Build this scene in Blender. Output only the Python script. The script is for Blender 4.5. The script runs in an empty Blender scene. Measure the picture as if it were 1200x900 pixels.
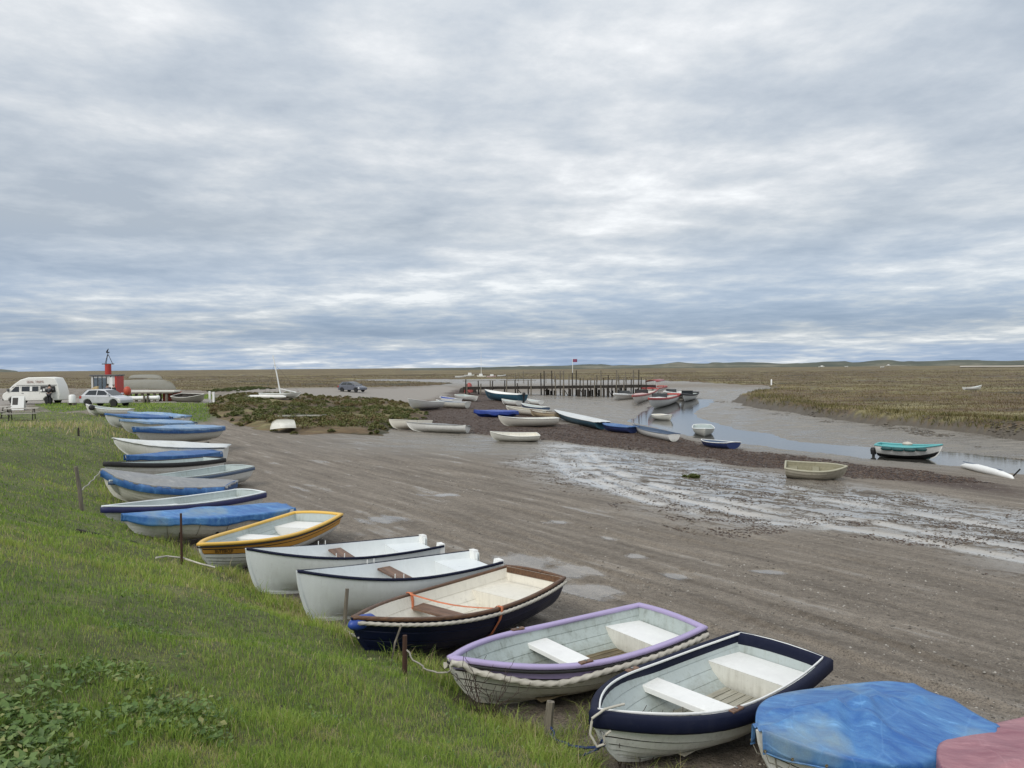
import bpy, bmesh, math, random
import numpy as np
from mathutils import Matrix, Vector
random.seed(7)
RNG = np.random.default_rng(7)
R = math.radians
SC = bpy.context.scene
COL = SC.collection

# ------------------------------------------------------------------ camera
CAM_H = 3.8
FPX = 900.0                       # focal length in pixels of the 1200 px wide photograph
PITCH = math.atan(20.5 / FPX)
ROLL = R(0.50)
cam_d = bpy.data.cameras.new('camera')
cam = bpy.data.objects.new('camera', cam_d)
COL.objects.link(cam)
SC.camera = cam
cam_d.sensor_width = 36.0
cam_d.lens = 36.0 * FPX / 1200.0
cam_d.clip_start = 0.1
cam_d.clip_end = 20000
_f = Vector((0, math.cos(PITCH), -math.sin(PITCH)))
_r0 = Vector((1, 0, 0)); _u0 = Vector((0, math.sin(PITCH), math.cos(PITCH)))
_r = _r0 * math.cos(ROLL) - _u0 * math.sin(ROLL)
_u = _u0 * math.cos(ROLL) + _r0 * math.sin(ROLL)
cam.matrix_world = Matrix(((_r.x, _u.x, -_f.x, 0), (_r.y, _u.y, -_f.y, 0), (_r.z, _u.z, -_f.z, CAM_H), (0, 0, 0, 1)))

def P(px, py, z=0.0):
    """point of the place at height z seen at that spot of the photograph"""
    d = _f + _r * ((px - 600) / FPX) + _u * ((450 - py) / FPX)
    k = (z - CAM_H) / d.z
    return Vector((d.x * k, d.y * k, z))

def PD(px, d, z):
    """point at depth d (metres) on that column of the photograph, at height z"""
    return Vector(((px - 600) / FPX * d, d, z))

# ------------------------------------------------------------------ world, sun, exposure
SUN_EL, SUN_AZ = R(42), R(215)        # azimuth clockwise from +Y
w = bpy.data.worlds.new('World'); SC.world = w; w.use_nodes = True
nt = w.node_tree; nt.nodes.clear()
def N(nt, typ, **kw):
    n = nt.nodes.new(typ)
    for k, v in kw.items():
        if k == 'inp':
            for kk, vv in v.items(): n.inputs[kk].default_value = vv
        else: setattr(n, k, v)
    return n
def ramp(nt, stops, interp='EASE'):
    n = nt.nodes.new('ShaderNodeValToRGB'); cr = n.color_ramp; cr.interpolation = interp
    while len(cr.elements) < len(stops): cr.elements.new(0.5)
    for e, (p, c) in zip(cr.elements, stops):
        e.position = p; e.color = (c[0], c[1], c[2], 1) if not isinstance(c, (int, float)) else (c, c, c, 1)
    return n
def build_sky():
    L = nt.links.new
    out = N(nt, 'ShaderNodeOutputWorld'); bg = N(nt, 'ShaderNodeBackground'); bg.inputs['Strength'].default_value = 0.1
    sky = N(nt, 'ShaderNodeTexSky', sky_type='NISHITA', sun_disc=False, sun_elevation=SUN_EL, sun_rotation=SUN_AZ)
    tc = N(nt, 'ShaderNodeTexCoord'); sep = N(nt, 'ShaderNodeSeparateXYZ'); L(tc.outputs['Generated'], sep.inputs[0])
    zc = N(nt, 'ShaderNodeMath', operation='MAXIMUM', inp={1: 0.0}); L(sep.outputs['Z'], zc.inputs[0])
    zz = N(nt, 'ShaderNodeMath', operation='ADD', inp={1: 0.085}); L(zc.outputs[0], zz.inputs[0])
    px = N(nt, 'ShaderNodeMath', operation='DIVIDE'); L(sep.outputs['X'], px.inputs[0]); L(zz.outputs[0], px.inputs[1])
    py = N(nt, 'ShaderNodeMath', operation='DIVIDE'); L(sep.outputs['Y'], py.inputs[0]); L(zz.outputs[0], py.inputs[1])
    cmb = N(nt, 'ShaderNodeCombineXYZ'); L(px.outputs[0], cmb.inputs[0]); L(py.outputs[0], cmb.inputs[1])
    def noise(scale, detail, rough, off, sx=1.0, dist=0.0):
        m = N(nt, 'ShaderNodeMapping'); m.inputs['Location'].default_value = off; m.inputs['Scale'].default_value = (scale * sx, scale, scale)
        m.inputs['Rotation'].default_value = (0, 0, R(-9))
        L(cmb.outputs[0], m.inputs[0])
        n = N(nt, 'ShaderNodeTexNoise', inp={'Scale': 1.0, 'Detail': detail, 'Roughness': rough, 'Distortion': dist}); L(m.outputs[0], n.inputs['Vector'])
        return n.outputs['Fac']
    a = noise(0.50, 4, 0.5, (3.1, 1.7, 0), 0.9, 0.2)      # big masses
    b = noise(2.0, 10, 0.62, (7.3, 4.1, 2), 1.0, 0.1)      # lumps
    def mul(x, k):
        m = N(nt, 'ShaderNodeMath', operation='MULTIPLY', inp={1: k}); L(x, m.inputs[0]); return m.outputs[0]
    def add(x, y):
        m = N(nt, 'ShaderNodeMath', operation='ADD'); L(x, m.inputs[0]); L(y, m.inputs[1]); return m.outputs[0]
    c = add(mul(a, 0.56), mul(b, 0.44))
    S = 10.4
    rp = ramp(nt, [(0.38, (0.315, 0.355, 0.405)), (0.46, (0.395, 0.43, 0.47)), (0.515, (0.475, 0.50, 0.525)), (0.56, (0.56, 0.575, 0.59)), (0.62, (0.70, 0.71, 0.715))], 'LINEAR')
    L(c, rp.inputs[0])
    # low in the sky the deck is seen edge on: bluer, with the far clear strip under it
    rl = ramp(nt, [(0.38, (0.205, 0.285, 0.42)), (0.48, (0.27, 0.350, 0.48)), (0.54, (0.37, 0.43, 0.515)), (0.58, (0.47, 0.515, 0.57)), (0.63, (0.66, 0.685, 0.71))], 'LINEAR')
    L(c, rl.inputs[0])
    lowf = ramp(nt, [(0.0, 1.0), (0.055, 0.85), (0.17, 0.0)], 'LINEAR'); L(zc.outputs[0], lowf.inputs[0])
    mx = N(nt, 'ShaderNodeMix', data_type='RGBA'); L(lowf.outputs[0], mx.inputs['Factor']); L(rp.outputs[0], mx.inputs['A']); L(rl.outputs[0], mx.inputs['B'])
    # overcast skies brighten steadily towards the zenith
    zen = ramp(nt, [(0.0, 1.0), (0.015, 1.0), (0.045, 0.80), (0.085, 0.98), (0.40, 1.14), (1.0, 1.55)], 'LINEAR'); L(zc.outputs[0], zen.inputs[0])
    m2 = N(nt, 'ShaderNodeMix', data_type='RGBA', blend_type='MULTIPLY', inp={'Factor': 1.0}); L(mx.outputs['Result'], m2.inputs['A']); L(zen.outputs[0], m2.inputs['B'])
    sc = N(nt, 'ShaderNodeVectorMath', operation='SCALE'); sc.inputs['Scale'].default_value = S; L(m2.outputs['Result'], sc.inputs[0])
    # thin breaks let a little of the clear sky through
    cov = ramp(nt, [(0.0, 0.90), (1.0, 0.97)], 'LINEAR'); L(zc.outputs[0], cov.inputs[0])
    m3 = N(nt, 'ShaderNodeMix', data_type='RGBA'); L(cov.outputs[0], m3.inputs['Factor']); L(sky.outputs[0], m3.inputs['A']); L(sc.outputs[0], m3.inputs['B'])
    L(m3.outputs['Result'], bg.inputs['Color']); L(bg.outputs[0], out.inputs['Surface'])
build_sky()
sun_d = bpy.data.lights.new('sun', 'SUN'); sun_d.energy = 1.3; sun_d.angle = R(24); sun_d.color = (1.0, 0.96, 0.90)
sun = bpy.data.objects.new('sun', sun_d); COL.objects.link(sun)
sun.rotation_euler = (math.pi / 2 - SUN_EL, 0, math.pi - SUN_AZ)
SC.view_settings.view_transform = 'Standard'; SC.view_settings.look = 'None'; SC.view_settings.gamma = 1.0
SC.view_settings.use_curve_mapping = False
SC.view_settings.exposure = 0.42

# ------------------------------------------------------------------ helpers
def mesh_np(name, V, quads=None, tris=None, attrs=None, smooth=True):
    me = bpy.data.meshes.new(name)
    V = np.asarray(V, dtype=np.float32)
    nq = 0 if quads is None else len(quads); ntr = 0 if tris is None else len(tris)
    me.vertices.add(len(V)); me.vertices.foreach_set('co', V.ravel())
    loops = []
    if nq: loops.append(np.asarray(quads, dtype=np.int32).ravel())
    if ntr: loops.append(np.asarray(tris, dtype=np.int32).ravel())
    li = np.concatenate(loops)
    me.loops.add(len(li)); me.loops.foreach_set('vertex_index', li)
    st = np.concatenate([np.arange(nq) * 4, nq * 4 + np.arange(ntr) * 3]).astype(np.int32)
    me.polygons.add(nq + ntr); me.polygons.foreach_set('loop_start', st)
    if smooth: me.polygons.foreach_set('use_smooth', np.ones(nq + ntr, dtype=bool))
    if attrs:
        for k, a in attrs.items():
            at = me.attributes.new(k, 'FLOAT', 'POINT'); at.data.foreach_set('value', np.asarray(a, dtype=np.float32))
    me.update(calc_edges=True)
    return me
def link(name, me, mat, parent=None):
    o = bpy.data.objects.new(name, me)
    if mat is not None:
        if not me.materials: me.materials.append(mat)
    COL.objects.link(o)
    if parent is not None: o.parent = parent
    return o
def mk(name, V, F, mat, parent=None, smooth=False, sharp=None):
    me = bpy.data.meshes.new(name)
    me.from_pydata([tuple(v) for v in V], [], [tuple(f) for f in F]); me.validate(); me.update()
    if smooth or sharp:
        me.shade_smooth()
        if sharp: me.set_sharp_from_angle(angle=R(sharp))
    return link(name, me, mat, parent)
def tag(o, label, cat=None, group=None, kind=None):
    if label: o['label'] = label
    if cat: o['category'] = cat
    if group: o['group'] = group
    if kind: o['kind'] = kind
    return o
def empty(name, loc, rz=0.0, label=None, cat=None, group=None, ry=0.0, rx=0.0):
    o = bpy.data.objects.new(name, None); COL.objects.link(o); o.location = loc
    o.rotation_euler = (rx, ry, rz); o.empty_display_size = 0.2
    return tag(o, label, cat, group)

class MB:
    """collects shapes into ONE mesh"""
    def __init__(s): s.V = []; s.F = []
    def add(s, V, F):
        b = len(s.V); s.V += [tuple(v) for v in V]; s.F += [tuple(i + b for i in f) for f in F]; return s
    def box(s, x0, x1, y0, y1, z0, z1, bev=0.0):
        if bev <= 0:
            return s.add([(x0,y0,z0),(x1,y0,z0),(x1,y1,z0),(x0,y1,z0),(x0,y0,z1),(x1,y0,z1),(x1,y1,z1),(x0,y1,z1)],
                         [(0,3,2,1),(4,5,6,7),(0,1,5,4),(1,2,6,5),(2,3,7,6),(3,0,4,7)])
        b = bev; V = []
        for z, i in ((z0, b), (z0 + b, 0), (z1 - b, 0), (z1, b)):
            V += [(x0+i, y0+b, z), (x0+b, y0+i, z), (x1-b, y0+i, z), (x1-i, y0+b, z), (x1-i, y1-b, z), (x1-b, y1-i, z), (x0+b, y1-i, z), (x0+i, y1-b, z)]
        F = []
        for k in range(3):
            for j in range(8): F.append((k*8+j, k*8+(j+1)%8, k*8+8+(j+1)%8, k*8+8+j))
        F.append(tuple(range(7, -1, -1))); F.append(tuple(range(24, 32)))
        return s.add(V, F)
    def prism(s, pts, z0, z1, axis='z'):
        """polygon pts (a,b) pulled along axis"""
        n = len(pts)
        def m(a, b, c): return {'z': (a, b, c), 'y': (a, c, b), 'x': (c, a, b)}[axis]
        V = [m(a, b, z0) for a, b in pts] + [m(a, b, z1) for a, b in pts]
        F = [tuple(range(n - 1, -1, -1)), tuple(range(n, 2 * n))] + [(i, (i + 1) % n, n + (i + 1) % n, n + i) for i in range(n)]
        return s.add(V, F)
    def tube(s, pts, r, n=8, cap=True, r1=None, twist=0.0, amp=0.0, lobes=3):
        pts = [Vector(p) for p in pts]; m = len(pts); V = []; F = []; up = Vector((0, 0, 1)); acc = 0
        for i, p in enumerate(pts):
            t = (pts[min(i + 1, m - 1)] - pts[max(i - 1, 0)]).normalized()
            if i: acc += (p - pts[i - 1]).length
            a = t.cross(up if abs(t.z) < 0.95 else Vector((1, 0, 0))).normalized(); b = a.cross(t).normalized()
            rr = r if r1 is None else r + (r1 - r) * i / (m - 1)
            if isinstance(r, (list, tuple)): rr = r[i]
            for k in range(n):
                th = 2 * math.pi * k / n
                q = rr * (1 + amp * math.cos(lobes * (th - twist * acc)))
                V.append(p + a * (q * math.cos(th)) + b * (q * math.sin(th)))
        for i in range(m - 1):
            for k in range(n): F.append((i*n+k, i*n+(k+1)%n, i*n+n+(k+1)%n, i*n+n+k))
        if cap: F.append(tuple(range(n - 1, -1, -1))); F.append(tuple((m-1)*n + k for k in range(n)))
        return s.add(V, F)
    def lathe(s, prof, n=16, axis='z', c=(0, 0, 0)):
        V = []; F = []
        for r, h in prof:
            for k in range(n):
                th = 2 * math.pi * k / n; a, b = r * math.cos(th), r * math.sin(th)
                p = {'z': (a, b, h), 'y': (a, h, b), 'x': (h, a, b)}[axis]
                V.append((p[0]+c[0], p[1]+c[1], p[2]+c[2]))
        for i in range(len(prof) - 1):
            for k in range(n): F.append((i*n+k, i*n+(k+1)%n, i*n+n+(k+1)%n, i*n+n+k))
        F.append(tuple(range(n - 1, -1, -1))); F.append(tuple((len(prof)-1)*n + k for k in range(n)))
        return s.add(V, F)
    def build(s, name, mat, parent=None, smooth=None):
        o = mk(name, s.V, s.F, mat, parent, sharp=smooth)
        return o

def hash2(ix, iy, seed):
    h = (ix.astype(np.int64) * 374761393 + iy.astype(np.int64) * 668265263 + seed * 1442695041) & 0xffffffff
    h = ((h ^ (h >> 13)) * 1274126177) & 0xffffffff
    return ((h ^ (h >> 16)) & 0xffffff) / float(0xffffff)
def vnoise(x, y, seed=0):
    ix = np.floor(x); iy = np.floor(y); fx = x - ix; fy = y - iy
    fx = fx * fx * (3 - 2 * fx); fy = fy * fy * (3 - 2 * fy)
    a = hash2(ix, iy, seed); b = hash2(ix + 1, iy, seed); c = hash2(ix, iy + 1, seed); d = hash2(ix + 1, iy + 1, seed)
    return (a + (b - a) * fx) * (1 - fy) + (c + (d - c) * fx) * fy
def fbm(x, y, seed=0, o=4, g=0.5):
    x = np.asarray(x, float); y = np.asarray(y, float); s = 0; a = 1; t = 0
    for i in range(o):
        s = s + a * vnoise(x, y, seed + i * 17); t += a; a *= g; x = x * 2.03 + 11.3; y = y * 2.03 + 5.7
    return s / t * 2 - 1           # about -1..1
def sstep(a, b, x):
    t = np.clip((x - a) / (b - a), 0, 1); return t * t * (3 - 2 * t)
def poly_sd(poly, X, Y):
    """signed distance to a polygon, positive inside"""
    X = np.asarray(X, float); Y = np.asarray(Y, float)
    d = np.full(X.shape, 1e18); ins = np.zeros(X.shape, bool); n = len(poly)
    for i in range(n):
        ax, ay = poly[i]; bx, by = poly[(i + 1) % n]
        ex, ey = bx - ax, by - ay; wx, wy = X - ax, Y - ay
        t = np.clip((wx * ex + wy * ey) / (ex * ex + ey * ey + 1e-12), 0, 1)
        d = np.minimum(d, (wx - ex * t) ** 2 + (wy - ey * t) ** 2)
        c = ((ay > Y) != (by > Y)) & (X < (bx - ax) * (Y - ay) / (by - ay + 1e-12) + ax)
        ins ^= c
    d = np.sqrt(d); return np.where(ins, d, -d)
def line_sd(pts, X, Y, ends=True):
    """distance to an open polyline, positive on its left"""
    X = np.asarray(X, float); Y = np.asarray(Y, float); best = np.full(X.shape, 1e18); sg = np.ones(X.shape); n = len(pts) - 1
    for i in range(n):
        ax, ay = pts[i]; bx, by = pts[i + 1]; ex, ey = bx - ax, by - ay; wx, wy = X - ax, Y - ay
        t = (wx * ex + wy * ey) / (ex * ex + ey * ey)
        t = np.clip(t, -1e9 if i == 0 and ends else 0, 1e9 if i == n - 1 and ends else 1)
        d = (wx - ex * t) ** 2 + (wy - ey * t) ** 2; c = ex * wy - ey * wx
        m = d < best; best = np.where(m, d, best); sg = np.where(m, np.sign(c), sg)
    return np.sqrt(best) * sg
def pxpoly(pts, z): return [(P(a, b, z).x, P(a, b, z).y) for a, b in pts]

# ------------------------------------------------------------------ materials
def new_mat(name):
    m = bpy.data.materials.new(name); m.use_nodes = True; t = m.node_tree
    b = t.nodes['Principled BSDF']; return m, t, b
def noise_node(t, scale, detail=4, rough=0.55, coord='Object', vec_scale=None, dist=0.0, rot=0.0):
    tc = t.nodes.new('ShaderNodeTexCoord'); n = N(t, 'ShaderNodeTexNoise', inp={'Scale': scale, 'Detail': detail, 'Roughness': rough, 'Distortion': dist})
    if vec_scale:
        src = tc.outputs[coord]
        if rot:
            r_ = N(t, 'ShaderNodeMapping'); r_.inputs['Rotation'].default_value = (0, 0, rot); t.links.new(src, r_.inputs[0]); src = r_.outputs[0]
        m = N(t, 'ShaderNodeMapping'); m.inputs['Scale'].default_value = vec_scale
        t.links.new(src, m.inputs[0]); t.links.new(m.outputs[0], n.inputs['Vector'])
    else: t.links.new(tc.outputs[coord], n.inputs['Vector'])
    return n.outputs['Fac']
def mixc(t, fac, a, b, mode='MIX'):
    m = N(t, 'ShaderNodeMix', data_type='RGBA', blend_type=mode)
    for s, v in (('Factor', fac), ('A', a), ('B', b)):
        if isinstance(v, (int, float)): m.inputs[s].default_value = v
        elif isinstance(v, tuple): m.inputs[s].default_value = (v[0], v[1], v[2], 1)
        else: t.links.new(v, m.inputs[s])
    return m.outputs['Result']
def mth(t, op, a, b=None, clamp=False):
    m = N(t, 'ShaderNodeMath', operation=op, use_clamp=clamp)
    for i, v in enumerate((a, b)):
        if v is None: continue
        if isinstance(v, (int, float)): m.inputs[i].default_value = v
        else: t.links.new(v, m.inputs[i])
    return m.outputs[0]
def rmp(t, x, stops, interp='LINEAR'):
    r = ramp(t, stops, interp); t.links.new(x, r.inputs[0]); return r.outputs[0]
def attr(t, name):
    a = N(t, 'ShaderNodeAttribute', attribute_name=name); return a.outputs['Fac']
def bump(t, b, h, dist, strength=1.0):
    n = N(t, 'ShaderNodeBump', inp={'Strength': strength, 'Distance': dist}); t.links.new(h, n.inputs['Height']); t.links.new(n.outputs[0], b.inputs['Normal']); return n
MATS = {}
def paint(name, col, rough=0.38, dirt=0.35, dirtcol=(0.16, 0.14, 0.10), scale=3.0, bmp=0.002, spec=0.5, scum=0.0):
    """weathered gloss paint or gelcoat: scuffs, run marks and grime"""
    if name in MATS: return MATS[name]
    m, t, b = new_mat(name)
    n1 = noise_node(t, scale, 6, 0.65); n2 = noise_node(t, scale * 9, 4, 0.6)
    st = noise_node(t, 1.0, 4, 0.6, vec_scale=(16, 16, 1.6))
    var = mixc(t, rmp(t, n1, [(0.3, 0.0), (0.7, 1.0)]), tuple(c * 0.90 for c in col), tuple(min(1, c * 1.06) for c in col))
    d = mth(t, 'MULTIPLY', rmp(t, n1, [(0.42, 0.0), (0.75, 1.0)]), rmp(t, st, [(0.35, 0.15), (0.7, 1.0)]))
    d = mth(t, 'ADD', d, mth(t, 'MULTIPLY', rmp(t, n2, [(0.60, 0.0), (0.72, 1.0)]), 0.35), True)
    c = mixc(t, mth(t, 'MULTIPLY', d, dirt), var, dirtcol)
    if scum:            # green-brown tide stain low on the planking, rain streaks and chips
        tc = N(t, 'ShaderNodeTexCoord'); sp = N(t, 'ShaderNodeSeparateXYZ'); t.links.new(tc.outputs['Object'], sp.inputs[0])
        lev = mth(t, 'ADD', sp.outputs['Z'], mth(t, 'MULTIPLY', mth(t, 'SUBTRACT', n1, 0.5), 0.30))
        sc_ = mth(t, 'MULTIPLY', rmp(t, lev, [(0.05, 1.0), (0.24, 0.0)]), scum)
        c = mixc(t, mth(t, 'MULTIPLY', sc_, rmp(t, n2, [(0.3, 0.5), (0.6, 1.0)])), c, (0.15, 0.14, 0.085))
        st2 = noise_node(t, 1.0, 3, 0.6, vec_scale=(34, 34, 1.2)); c = mixc(t, mth(t, 'MULTIPLY', rmp(t, st2, [(0.60, 0.0), (0.72, 1.0)]), 0.30 * scum), c, (0.22, 0.18, 0.11))
    t.links.new(c, b.inputs['Base Color'])
    t.links.new(rmp(t, n1, [(0.3, rough * 0.85), (0.75, min(1, rough * 1.5))]), b.inputs['Roughness'])
    b.inputs['Specular IOR Level'].default_value = spec
    bump(t, b, mth(t, 'ADD', n1, mth(t, 'MULTIPLY', n2, 0.25)), bmp, 0.6)
    MATS[name] = m; return m
def cloth(name, col, fade, stain=(0.32, 0.34, 0.22), amt=0.5):
    if name in MATS: return MATS[name]
    m, t, b = new_mat(name)
    n1 = noise_node(t, 1.1, 4, 0.55); n2 = noise_node(t, 1.0, 6, 0.7, vec_scale=(2.2, 9, 4), rot=0.7, dist=.4); n4 = noise_node(t, 1.0, 6, 0.7, vec_scale=(9, 1.8, 4), rot=-0.3, dist=.4); n3 = noise_node(t, 90, 3, 0.6); n5 = noise_node(t, 3.5, 7, .7)
    c = mixc(t, rmp(t, mth(t, 'ADD', mth(t, 'MULTIPLY', n2, .4), mth(t, 'ADD', mth(t, 'MULTIPLY', n4, .3), mth(t, 'MULTIPLY', n1, .3))), [(0.42, 0.0), (0.60, 1.0)]), col, fade)
    c = mixc(t, rmp(t, n2, [(0.60, 0.0), (0.70, 0.55)]), c, tuple(min(1, x * 1.5 + .05) for x in fade))
    c = mixc(t, mth(t, 'MULTIPLY', rmp(t, n1, [(0.55, 0.0), (0.70, 1.0)]), mth(t, 'MULTIPLY', n5, amt * 1.6)), c, stain)
    c = mixc(t, rmp(t, n3, [(0.35, 0.14), (0.7, 0.0)]), c, (0.02, 0.03, 0.05))
    tc = N(t, 'ShaderNodeTexCoord'); wn = N(t, 'ShaderNodeTexNoise', inp={'Scale': 2.0, 'Detail': 2.0}); t.links.new(tc.outputs['Object'], wn.inputs['Vector'])
    vm = N(t, 'ShaderNodeVectorMath', operation='MULTIPLY_ADD'); t.links.new(wn.outputs['Color'], vm.inputs[0]); vm.inputs[1].default_value = (.12, .12, .12); t.links.new(tc.outputs['Object'], vm.inputs[2])
    ve = N(t, 'ShaderNodeTexVoronoi', feature='DISTANCE_TO_EDGE', inp={'Scale': 1.7}); t.links.new(vm.outputs[0], ve.inputs['Vector'])
    vf = N(t, 'ShaderNodeTexVoronoi', feature='F1', inp={'Scale': 1.7}); t.links.new(vm.outputs[0], vf.inputs['Vector'])
    crs = rmp(t, ve.outputs['Distance'], [(0.0, 1.0), (0.022, 0.0)])
    c = mixc(t, mth(t, 'MULTIPLY', crs, .13), c, tuple(min(1, x * 1.3 + .08) for x in fade))
    t.links.new(c, b.inputs['Base Color']); b.inputs['Roughness'].default_value = 0.5
    bump(t, b, mth(t, 'ADD', mth(t, 'ADD', mth(t, 'MULTIPLY', mth(t, 'ADD', n2, n4), .3), mth(t, 'ADD', mth(t, 'MULTIPLY', crs, .12), mth(t, 'MULTIPLY', vf.outputs['Distance'], -1.0))), mth(t, 'MULTIPLY', n3, 0.06)), 0.022, 0.9)
    MATS[name] = m; return m
def wood(name, c0, c1, rough=0.75, vs=(2, 30, 30)):
    if name in MATS: return MATS[name]
    m, t, b = new_mat(name)
    n1 = noise_node(t, 1.0, 6, 0.65, vec_scale=vs); n2 = noise_node(t, 3.0, 4, 0.6)
    c = mixc(t, rmp(t, n1, [(0.32, 0.0), (0.68, 1.0)]), c0, c1)
    c = mixc(t, rmp(t, n2, [(0.45, 0.0), (0.8, 0.5)]), c, tuple(x * 0.5 for x in c0))
    t.links.new(c, b.inputs['Base Color']); b.inputs['Roughness'].default_value = rough
    bump(t, b, n1, 0.004, 0.8)
    MATS[name] = m; return m
def plain(name, col, rough=0.6, metal=0.0, spec=0.5):
    if name in MATS: return MATS[name]
    m, t, b = new_mat(name)
    n1 = noise_node(t, 6.0, 5, 0.6)
    c = mixc(t, rmp(t, n1, [(0.3, 0.0), (0.7, 1.0)]), tuple(x * 0.78 for x in col), tuple(min(1, x * 1.12) for x in col))
    t.links.new(c, b.inputs['Base Color']); b.inputs['Roughness'].default_value = rough; b.inputs['Metallic'].default_value = metal
    b.inputs['Specular IOR Level'].default_value = spec
    MATS[name] = m; return m
def leafmat(name, stops, trans=0.25, rough=0.55, at='tint'):
    m, t, b = new_mat(name)
    c = rmp(t, attr(t, at), stops)
    t.links.new(c, b.inputs['Base Color']); b.inputs['Roughness'].default_value = rough; b.inputs['Specular IOR Level'].default_value = 0.3
    tr = N(t, 'ShaderNodeBsdfTranslucent'); t.links.new(c, tr.inputs['Color'])
    mx = N(t, 'ShaderNodeMixShader', inp={'Fac': trans}); t.links.new(b.outputs[0], mx.inputs[1]); t.links.new(tr.outputs[0], mx.inputs[2])
    t.links.new(mx.outputs[0], t.nodes['Material Output'].inputs['Surface']); return m
def glass_dark(name='window_glass', col=(0.03, 0.035, 0.04)):
    if name in MATS: return MATS[name]
    m, t, b = new_mat(name); n1 = noise_node(t, 2, 3)
    t.links.new(mixc(t, n1, tuple(c * 0.7 for c in col), tuple(c * 1.4 for c in col)), b.inputs['Base Color']); b.inputs['Roughness'].default_value = 0.06
    MATS[name] = m; return m

# ------------------------------------------------------------------ the lie of the land
WATER_Z = -1.0
WATER = pxpoly([(1420,590),(1330,575),(1200,557),(1120,547),(1040,540),(950,529),(870,521),(830,515),(790,507),(765,502),(738,494),(748,485),(765,476),(785,470),(800,466.5),(838,465),(836,471),(822,478),(812,484),(822,490),(842,497),(866,503),(930,516),(985,522),(1105,530),(1200,538),(1330,551),(1420,562)], WATER_Z)
TOE = [(7.6, -2.0)] + pxpoly([(742,905),(575,801),(432,741),(330,691),(205,629),(140,576),(158,541),(170,512),(150,489)], 0.1) + [(-60, 92)]
MARSH_R = pxpoly([(1600,560),(1420,520),(1320,509),(1205,497),(1150,492),(1080,486),(1010,480.5),(960,475),(915,469),(884,465),(878,461),(905,454),(903,450.5),(860,449.5),(800,446),(750,444.5),(700,445),(640,443.5),(560,443.5),(500,443.5),(430,443.2),(395,443.4)], 0.15) + [(-2600, 5200), (5200, 5200), (4200, 600)]
MARSH_L = pxpoly([(-500,468),(-100,462),(0,457.5),(100,458.5),(180,461),(250,464),(300,458.5),(400,458.5),(450,455),(500,451.5),(532,449),(505,447.2),(470,446.6),(430,445.6),(395,444.6)], 0.15) + [(-2600, 5200), (-6000, 4200)]
ISLE = pxpoly([(236,489),(262,498),(300,503),(350,506.5),(400,504),(450,504),(474,494),(500,488),(506,478),(478,469.5),(440,467.5),(400,469),(340,468),(300,470),(255,471),(243,479)], 0.1)
VERGE = pxpoly([(30,479),(150,467),(252,467),(256,480),(250,492),(200,497),(120,486),(60,490)], 0.3)
WEED = pxpoly([(536,460),(570,464),(600,473),(650,494),(700,497),(790,508),(870,523),(950,532),(1040,543),(1130,553),(1200,566),(1200,574),(1130,568),(1000,555),(900,543),(850,537),(750,525),(650,517),(560,511),(540,501),(505,508),(470,508),(450,500),(480,482),(520,472)], -0.6)
SLICK = pxpoly([(612,536),(650,515),(750,522),(850,535),(1000,557),(1210,588),(1420,620),(1420,740),(1210,665),(1080,630),(960,612),(860,618),(800,605),(700,580),(640,562)], -0.3)
GRAVEL = pxpoly([(-120,500),(0,482),(60,474),(110,476),(150,474.5),(252,474.5),(260,471),(225,469),(150,470),(60,468),(-120,472)], 0.6)
PATH = pxpoly([(255,471),(300,469),(400,469.5),(474,468),(530,462),(560,458),(520,451),(470,455),(420,458.5),(330,459.5),(285,461)], 0.2)
PUDDLES = [(448,606,32,5.5),(618,650,46,11),(668,660,40,9),(700,682,44,10),(713,620,18,4.2),(745,640,17,4.0),(792,663,22,7.5),(655,603,20,3.5),(572,676,30,7),(520,575,22,2.6),(905,655,30,4)]
PUD = []
for a, b, rx, ry in PUDDLES:
    c = P(a, b, 0); e = P(a + rx, b, 0); f1 = P(a, b - ry, 0); f2 = P(a, b + ry, 0)
    PUD.append((c.x, (f1.y + f2.y) / 2, e.x - c.x, (f1.y - f2.y) / 2))
def pud_f(X, Y):
    """1 in the middle of a puddle, 0 at its rim, negative outside"""
    best = np.full(np.shape(X), -9.0)
    X = np.asarray(X, float); Y = np.asarray(Y, float); u = X * 0.6 - Y * 0.8; v = X * 0.8 + Y * 0.6
    nz = 1.15 * fbm(u / 1.9, v / 0.42, 77, 5, .62) - 0.08
    for x, y, rx, ry in PUD:
        best = np.maximum(best, 1 - np.sqrt(((X - x) / rx) ** 2 + ((Y - y) / ry) ** 2) + nz)
    return best
def smooth_line(pts, z, k=5):
    p = pxpoly(pts, z); out = []
    for i in range(len(p) - 1):
        p0, p1, p2, p3 = p[max(i-1, 0)], p[i], p[i+1], p[min(i+2, len(p)-1)]
        for j in range(k):
            t = j / k
            out.append(tuple(.5 * (2*b + (c - a) * t + (2*a - 5*b + 4*c - d) * t*t + (3*b - a - 3*c + d) * t**3) for a, b, c, d in zip(p0, p1, p2, p3)))
    return out + [p[-1]]
TRACKS = [smooth_line(a, -.05, 3) for a in (
    [(280,508),(330,525),(450,556),(650,603),(900,660),(1210,735)], [(300,507),(352,522),(475,551),(680,596),(930,649),(1210,712)],
    [(330,512),(480,540),(640,566),(800,610),(1000,655),(1210,690)], [(350,511),(500,537),(660,561),(830,606),(1030,647),(1210,676)],
    [(420,590),(560,640),(760,705),(980,790),(1210,860)], [(455,585),(600,632),(800,694),(1030,776),(1210,836)], [(560,600),(700,655),(900,700),(1210,800)])]
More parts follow.
